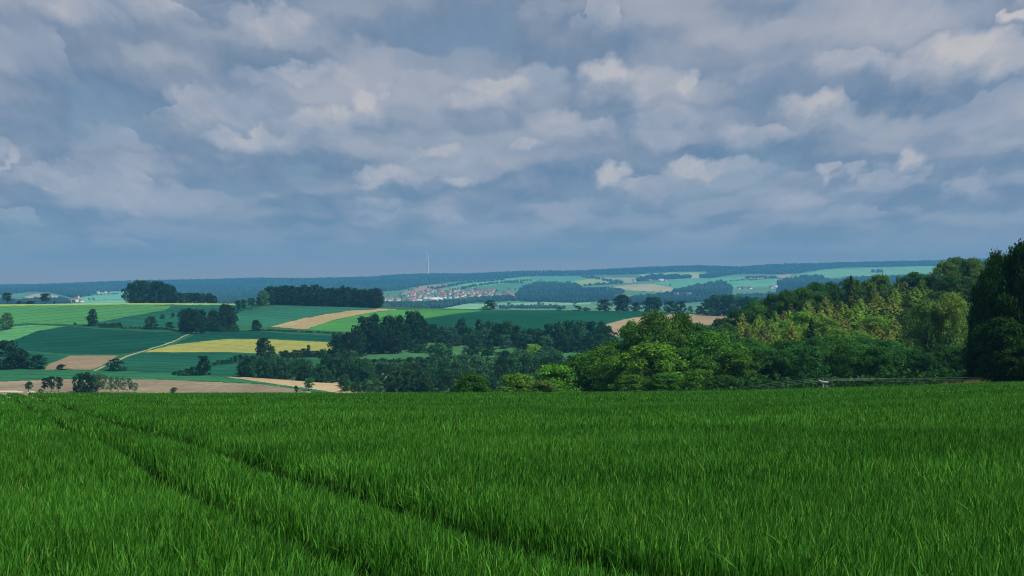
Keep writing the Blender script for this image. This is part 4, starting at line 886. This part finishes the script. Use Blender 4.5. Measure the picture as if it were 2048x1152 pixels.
def house(u, v, rot, kind='house', w=0, r_=0, sc=1.0, label='', group=None, lo=2950, hi=8400, y=None):
    y = y or depth_of(u, v, lo, hi); hc[0] += 1
    nm = {'house': 'house', 'barn': 'barn', 'church': 'church', 'tower': 'church_tower'}[kind]
    root = bpy.data.objects.new(nm, None); COL.objects.link(root); root.location = (float(X(u, y)), y, float(zt(u, y))); root.rotation_euler = (0, 0, rot); root.scale = (sc,) * 3
    tag(root, label, {'church_tower': 'tower'}.get(nm, nm), group)
    c = bpy.data.objects.new('wall', HM[kind, 'w', w]); COL.objects.link(c); c.parent = root
    c = bpy.data.objects.new('roof', HM[kind, 'r', r_]); COL.objects.link(c); c.parent = root
    if kind == 'house':
        d = bpy.data.objects.new('chimney', CHIM); COL.objects.link(d); d.parent = c
    return root
def village():
    r = random.Random(12)
    for a in [ (851,595,.1,'barn',0,1,1.15,'long white hall left of the village centre'),(823,603,0,'barn',1,0,1.5,'big red-roofed shed at the lower left of the village'),(837,603,.2,'barn',0,2,.9,'white shed right of the big red-roofed one'),
               (866,602,.15,'barn',0,2,1.5,'long white-roofed hall in front of the village, left piece'),(877,601,-.1,'barn',0,2,1.2,'long white-roofed hall in front of the village, right piece'),
               (912,597,1.4,'house',0,0,1.9,'large white gabled house at the front of the village'),(978,583,.4,'barn',0,0,1.1,'white and red building high on the right of the village'),(984,585,1.2,'house',0,0,1.4,'red roofed house beside the high white and red building'),
               (1012,588,.2,'house',0,1,1.5,'white house near the right end of the village'),(1023,590,1.3,'barn',1,0,.9,'brick red barn at the right end of the village'),(939,584,.2,'barn',0,0,.9,'pale long house in the upper middle of the village'),
               (877,597,1.5,'house',0,1,1.5,'white gable at the lower middle of the village'),(900,597,1.4,'house',0,1,1.4,'white gable left of the large gabled house'),(921,592,1.45,'house',0,1,1.6,'white gable right of the large gabled house'),
               (902,584,.3,'barn',1,0,.9,'tall red-roofed house in the village centre'),(957,584,.3,'house',0,3,1.4,'white house with dark roof in the upper right of the village'),(981,597,.8,'house',0,3,1.2,'single pale house below the right half of the village'),
               (1096,601,.2,'house',0,0,1.4,'small reddish house alone before the hazy dark wood')]:
        house(a[0], a[1], a[2], a[3], a[4], a[5], a[6], a[7])
    spots = []
    poly = [(800,588),(822,583),(868,581),(884,583),(905,580),(940,583),(985,582),(1030,586),(1030,593),(985,594),(930,596),(900,598),(868,598),(820,597)]
    tries = 0
    while len(spots) < 92 and tries < 9000:
        tries += 1; u = r.uniform(798, 1032); v = r.uniform(580, 599)
        if not inpoly(np.array([u]), np.array([v]), poly)[0] or any(abs(u - a) < 3.6 and abs(v - b) < 1.7 for a, b in spots): continue
        spots.append((u, v))
    for u in range(768, 803, 5): spots.append((u + r.uniform(-1, 1), 602 + r.uniform(-1.5, 1)))
    for u, v in spots:
        red = r.random() < .5; part = 'left' if u < 870 else ('middle' if u < 950 else 'right')
        house(u, v, r.choice([0, .3, 1.57, 1.3, -.4]) + r.uniform(-.2, .2), 'house', 0 if r.random() < .6 else 1, 0 if red else 1, r.uniform(.95, 1.35),
              f"small {'red' if red else 'brown'}-roofed house crowded in the {part} of the village", f"{'red' if red else 'brown'}-roofed houses in the {part} of the village")
    for u, v, k, w, rr, s, lb in [(1268,563,'house',0,0,1.4,'house at the left end of the farm wood'),(1300,562,'barn',2,0,1.0,'red-roofed barn before the farm wood'),(1322,561.5,'barn',0,2,1.2,'pale long barn before the farm wood'),(1331,563,'house',1,1,1.3,'brown-roofed farmhouse right of the pale long barn'),
               (1234,596,'house',0,0,1.2,'small red house left of the red farmstead below the slope'),(1258,596,'barn',1,0,1.1,'big red-roofed barn seen above the crest row'),(1274,595,'barn',1,0,.7,'red-roofed shed right of the big red barn'),(1262,599,'house',0,1,1.3,'white gable under the big red barn'),
               (1356,591,'house',0,1,1.2,'leftmost house of the hamlet by the rounded wood'),(1364,589,'barn',0,1,.9,'long pale building of the hamlet by the rounded wood'),(1377,593,'house',0,3,1.6,'large white house in the middle of the hamlet by the rounded wood'),(1393,591,'barn',1,0,.8,'red-brown barn of the hamlet by the rounded wood'),(1400,592,'house',0,0,1.2,'rightmost house of the hamlet by the rounded wood'),
               (1478,578,'house',0,3,1.1,'left house of the dark farm row on the right'),(1489,578,'barn',2,3,1.2,'dark roofed long barn on the right far slope'),(1500,578,'house',0,3,1.2,'right house of the dark farm row'),(1543,577,'house',0,1,1.3,'left of two pale houses above the forest edge'),(1552,577.5,'house',0,2,1.3,'right of two pale houses above the forest edge'),
               (196,587,'house',0,0,1.3,'leftmost house of the hamlet on the pale left slope'),(203,586.5,'barn',1,0,.7,'red barn of the hamlet on the pale left slope'),(211,586.5,'house',0,0,1.2,'middle house of the hamlet on the pale left slope'),(220,586,'barn',1,0,.7,'rightmost red-roofed building of the hamlet on the pale left slope'),
               (122,606,'house',0,1,1.1,'leftmost house of the church hamlet'),(130,605.5,'house',0,0,1.1,'second house of the church hamlet'),(138,605,'house',0,1,1.1,'third house of the church hamlet'),(145,604.5,'house',0,0,1.2,'fourth house of the church hamlet'),(151,603.5,'church',0,1,1.1,'white church nave of the left hamlet'),(157,603,'tower',0,3,1.0,'white church tower of the left hamlet'),(163,604,'house',0,0,1.2,'house right of the church tower')]:
        house(u, v, r.uniform(-.3, .3), k, w, rr, s, lb)
    # trees between the houses
    n = 0
    while n < 110:
        u = r.uniform(775, 1036); v = r.uniform(579, 603)
        if v > 606 - (u - 775) * .05 or (u < 800 and v < 592): continue
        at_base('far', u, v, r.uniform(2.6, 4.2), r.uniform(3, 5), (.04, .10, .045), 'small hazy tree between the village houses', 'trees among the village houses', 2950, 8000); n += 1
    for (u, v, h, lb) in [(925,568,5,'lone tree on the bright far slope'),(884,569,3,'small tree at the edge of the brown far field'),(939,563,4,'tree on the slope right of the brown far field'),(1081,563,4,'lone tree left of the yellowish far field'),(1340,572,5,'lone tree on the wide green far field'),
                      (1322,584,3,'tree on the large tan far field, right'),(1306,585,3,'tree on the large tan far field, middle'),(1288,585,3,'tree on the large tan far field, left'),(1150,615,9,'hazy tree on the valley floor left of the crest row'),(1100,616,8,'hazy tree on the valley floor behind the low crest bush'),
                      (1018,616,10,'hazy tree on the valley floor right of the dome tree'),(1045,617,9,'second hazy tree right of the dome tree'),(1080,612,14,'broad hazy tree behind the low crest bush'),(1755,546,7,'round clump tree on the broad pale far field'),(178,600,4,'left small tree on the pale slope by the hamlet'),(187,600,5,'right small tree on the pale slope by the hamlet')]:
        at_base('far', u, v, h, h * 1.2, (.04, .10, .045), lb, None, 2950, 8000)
village()
house(772, 764, 1.0, 'house', 0, 2, .42, 'small pale gabled house hidden in the wooded valley', None, 420, 1000)

# ------------------------------------------------------------------ wind turbine on the ridge
def turbine():
    y = 8300.; u = 856; zb = float(zt(u, y)); hub = (VH - 513) / F * y
    WHT = plain_mat('turbine_white', (.82, .84, .86), .4, .03, .05)
    root = bpy.data.objects.new('wind_turbine', None); COL.objects.link(root); root.location = (float(X(u, y)), y, zb); H = hub - zb
    tag(root, 'tall white wind turbine on the wooded ridge', 'wind turbine')
    v, q = tube_np([(0, 0, -2), (0, 0, H * .5), (0, 0, H)], [5.4, 4.4, 3.0], 20); mesh_np('tower', v, q, [WHT], root, True)
    v, q = tube_np([(0, 9, H + 2), (0, 6, H + 2), (0, -4, H + 2), (0, -6, H + 2)], [1.0, 3, 3, 1.8], 12); nac = mesh_np('nacelle', v, q, [WHT], root, True)
    v, q = tube_np([(0, -6, H + 2), (0, -8, H + 2), (0, -9.5, H + 2)], [2.4, 2.2, .3], 12); hubo = mesh_np('hub', v, q, [WHT], root, True)
    for a in (R(-32), R(88), R(208)):
        d = np.array([math.sin(a), 0, math.cos(a)]); p = np.array([math.cos(a), 0, -math.sin(a)]); V_, Q = [], []
        for i, (s, ch) in enumerate([(1, 2.4), (8, 6.0), (20, 4.8), (38, 3.2), (52, 1.0)]):
            c = np.array([0, -7.6, H + 2]) + d * s
            for k in range(8): th = k * .7854; V_.append(c + p * ch * .5 * math.cos(th) + np.array([0, 1, 0]) * ch * .12 * math.sin(th))
            if i:
                for k in range(8): Q.append(((i - 1) * 8 + k, (i - 1) * 8 + (k + 1) % 8, i * 8 + (k + 1) % 8, i * 8 + k))
        mesh_np('blade', np.array(V_), np.array(Q), [WHT], root, True)
turbine()

# ------------------------------------------------------------------ power line just over the wheat edge
def power_line():
    WOOD = plain_mat('weathered_pole', (.26, .26, .23), .85, .2, 4); GREY = plain_mat('zinc', (.22, .25, .30), .5, .1, 3); PORC = plain_mat('porcelain', (.35, .2, .14), .3, .1, 5); WIRE = plain_mat('aluminium_wire', (.35, .38, .36), .5, .05, 1)
    y = 140.; px = lambda u, v, yy=y: np.array([float(X(u, yy)), yy, (VH - v) / F * yy])
    b = px(1646, 790); zb = float(zt(1646, y)); root = bpy.data.objects.new('utility_pole', None); COL.objects.link(root); root.location = (b[0], y, zb)
    tag(root, 'low double wooden pole with a tilted grey crossarm at the forest foot', 'utility pole')
    o = np.array([b[0], y, zb]); top = px(1647, 764) - o
    t2 = px(1650.5, 766) - o; v, q = tube_np([(0, 0, -.2), (top[0], .05, top[2])], [.14, .11], 10); mesh_np('pole', v, q, [WOOD], root, True)
    f2 = px(1659, 790) - o; v, q = tube_np([(f2[0], .1, -.2), (t2[0], .1, t2[2])], [.13, .10], 10); mesh_np('pole', v, q, [WOOD], root, True)
    A, B_, C_ = px(1637, 760.5) - o, px(1645, 764.3) - o, px(1656.5, 765) - o
    v, q = tube_np([A, (A + B_) / 2, B_, C_], [.10, .13, .15, .15], 8); arm = mesh_np('crossarm', v, q, [GREY], root, True)
    for P in (A, (A + C_) / 2 + np.array([0, 0, .05]), C_):
        v, q = tube_np([P, P + np.array([0, 0, .14]), P + np.array([0, 0, .22]), P + np.array([0, 0, .3])], [.03, .07, .05, .07], 8); mesh_np('insulator', v, q, [PORC], arm, True)
    tops = [P + o + np.array([0, 0, .3]) for P in (A, (A + C_) / 2, C_)]
    def sag(p, q_, s, n=24): return [p + (q_ - p) * t + np.array([0, 0, -4 * s * t * (1 - t)]) for t in np.linspace(0, 1, n)]
    Lend = [px(1250, 795, 175.), px(1250, 797, 176.), px(1250, 800, 177.)]; Rend = [px(2120, 748, 118.), px(2120, 752, 118.5), px(2120, 755, 119.)]
    for i, p in enumerate(tops):
        for e, s in ((Lend[i], .15), (Rend[i], .25)):
            side = 'left' if e is Lend[i] else 'right'
            v, q = tube_np(sag(p, e, s), [.016] * 24, 5); ob = mesh_np('overhead_wire', v, q, [WIRE], smooth=True)
            tag(ob, f"{('upper', 'middle', 'lower')[i]} thin overhead wire running {side} from the low double pole", 'wire', f'overhead wires {side} of the low double pole')
power_line()

# ------------------------------------------------------------------ haze
def haze():
    v, q = box_np((-12400, -70, -95), (12400, 10350, 305)); m, nt, out = new_mat('haze')
    pv = nt.nodes.new('ShaderNodeVolumePrincipled'); pv.inputs['Color'].default_value = HAZE_COL + (1,); pv.inputs['Density'].default_value = HAZE_D
    pv.inputs['Anisotropy'].default_value = 0.0
    nt.links.new(pv.outputs[0], out.inputs['Volume'])
    o = mesh_np('haze', v, q, [m]); tag(o, 'thin blue haze filling the valley', 'haze', kind='stuff')
HAZE_COL = (.15, .56, 1.0); HAZE_D = 1.15e-4
haze()
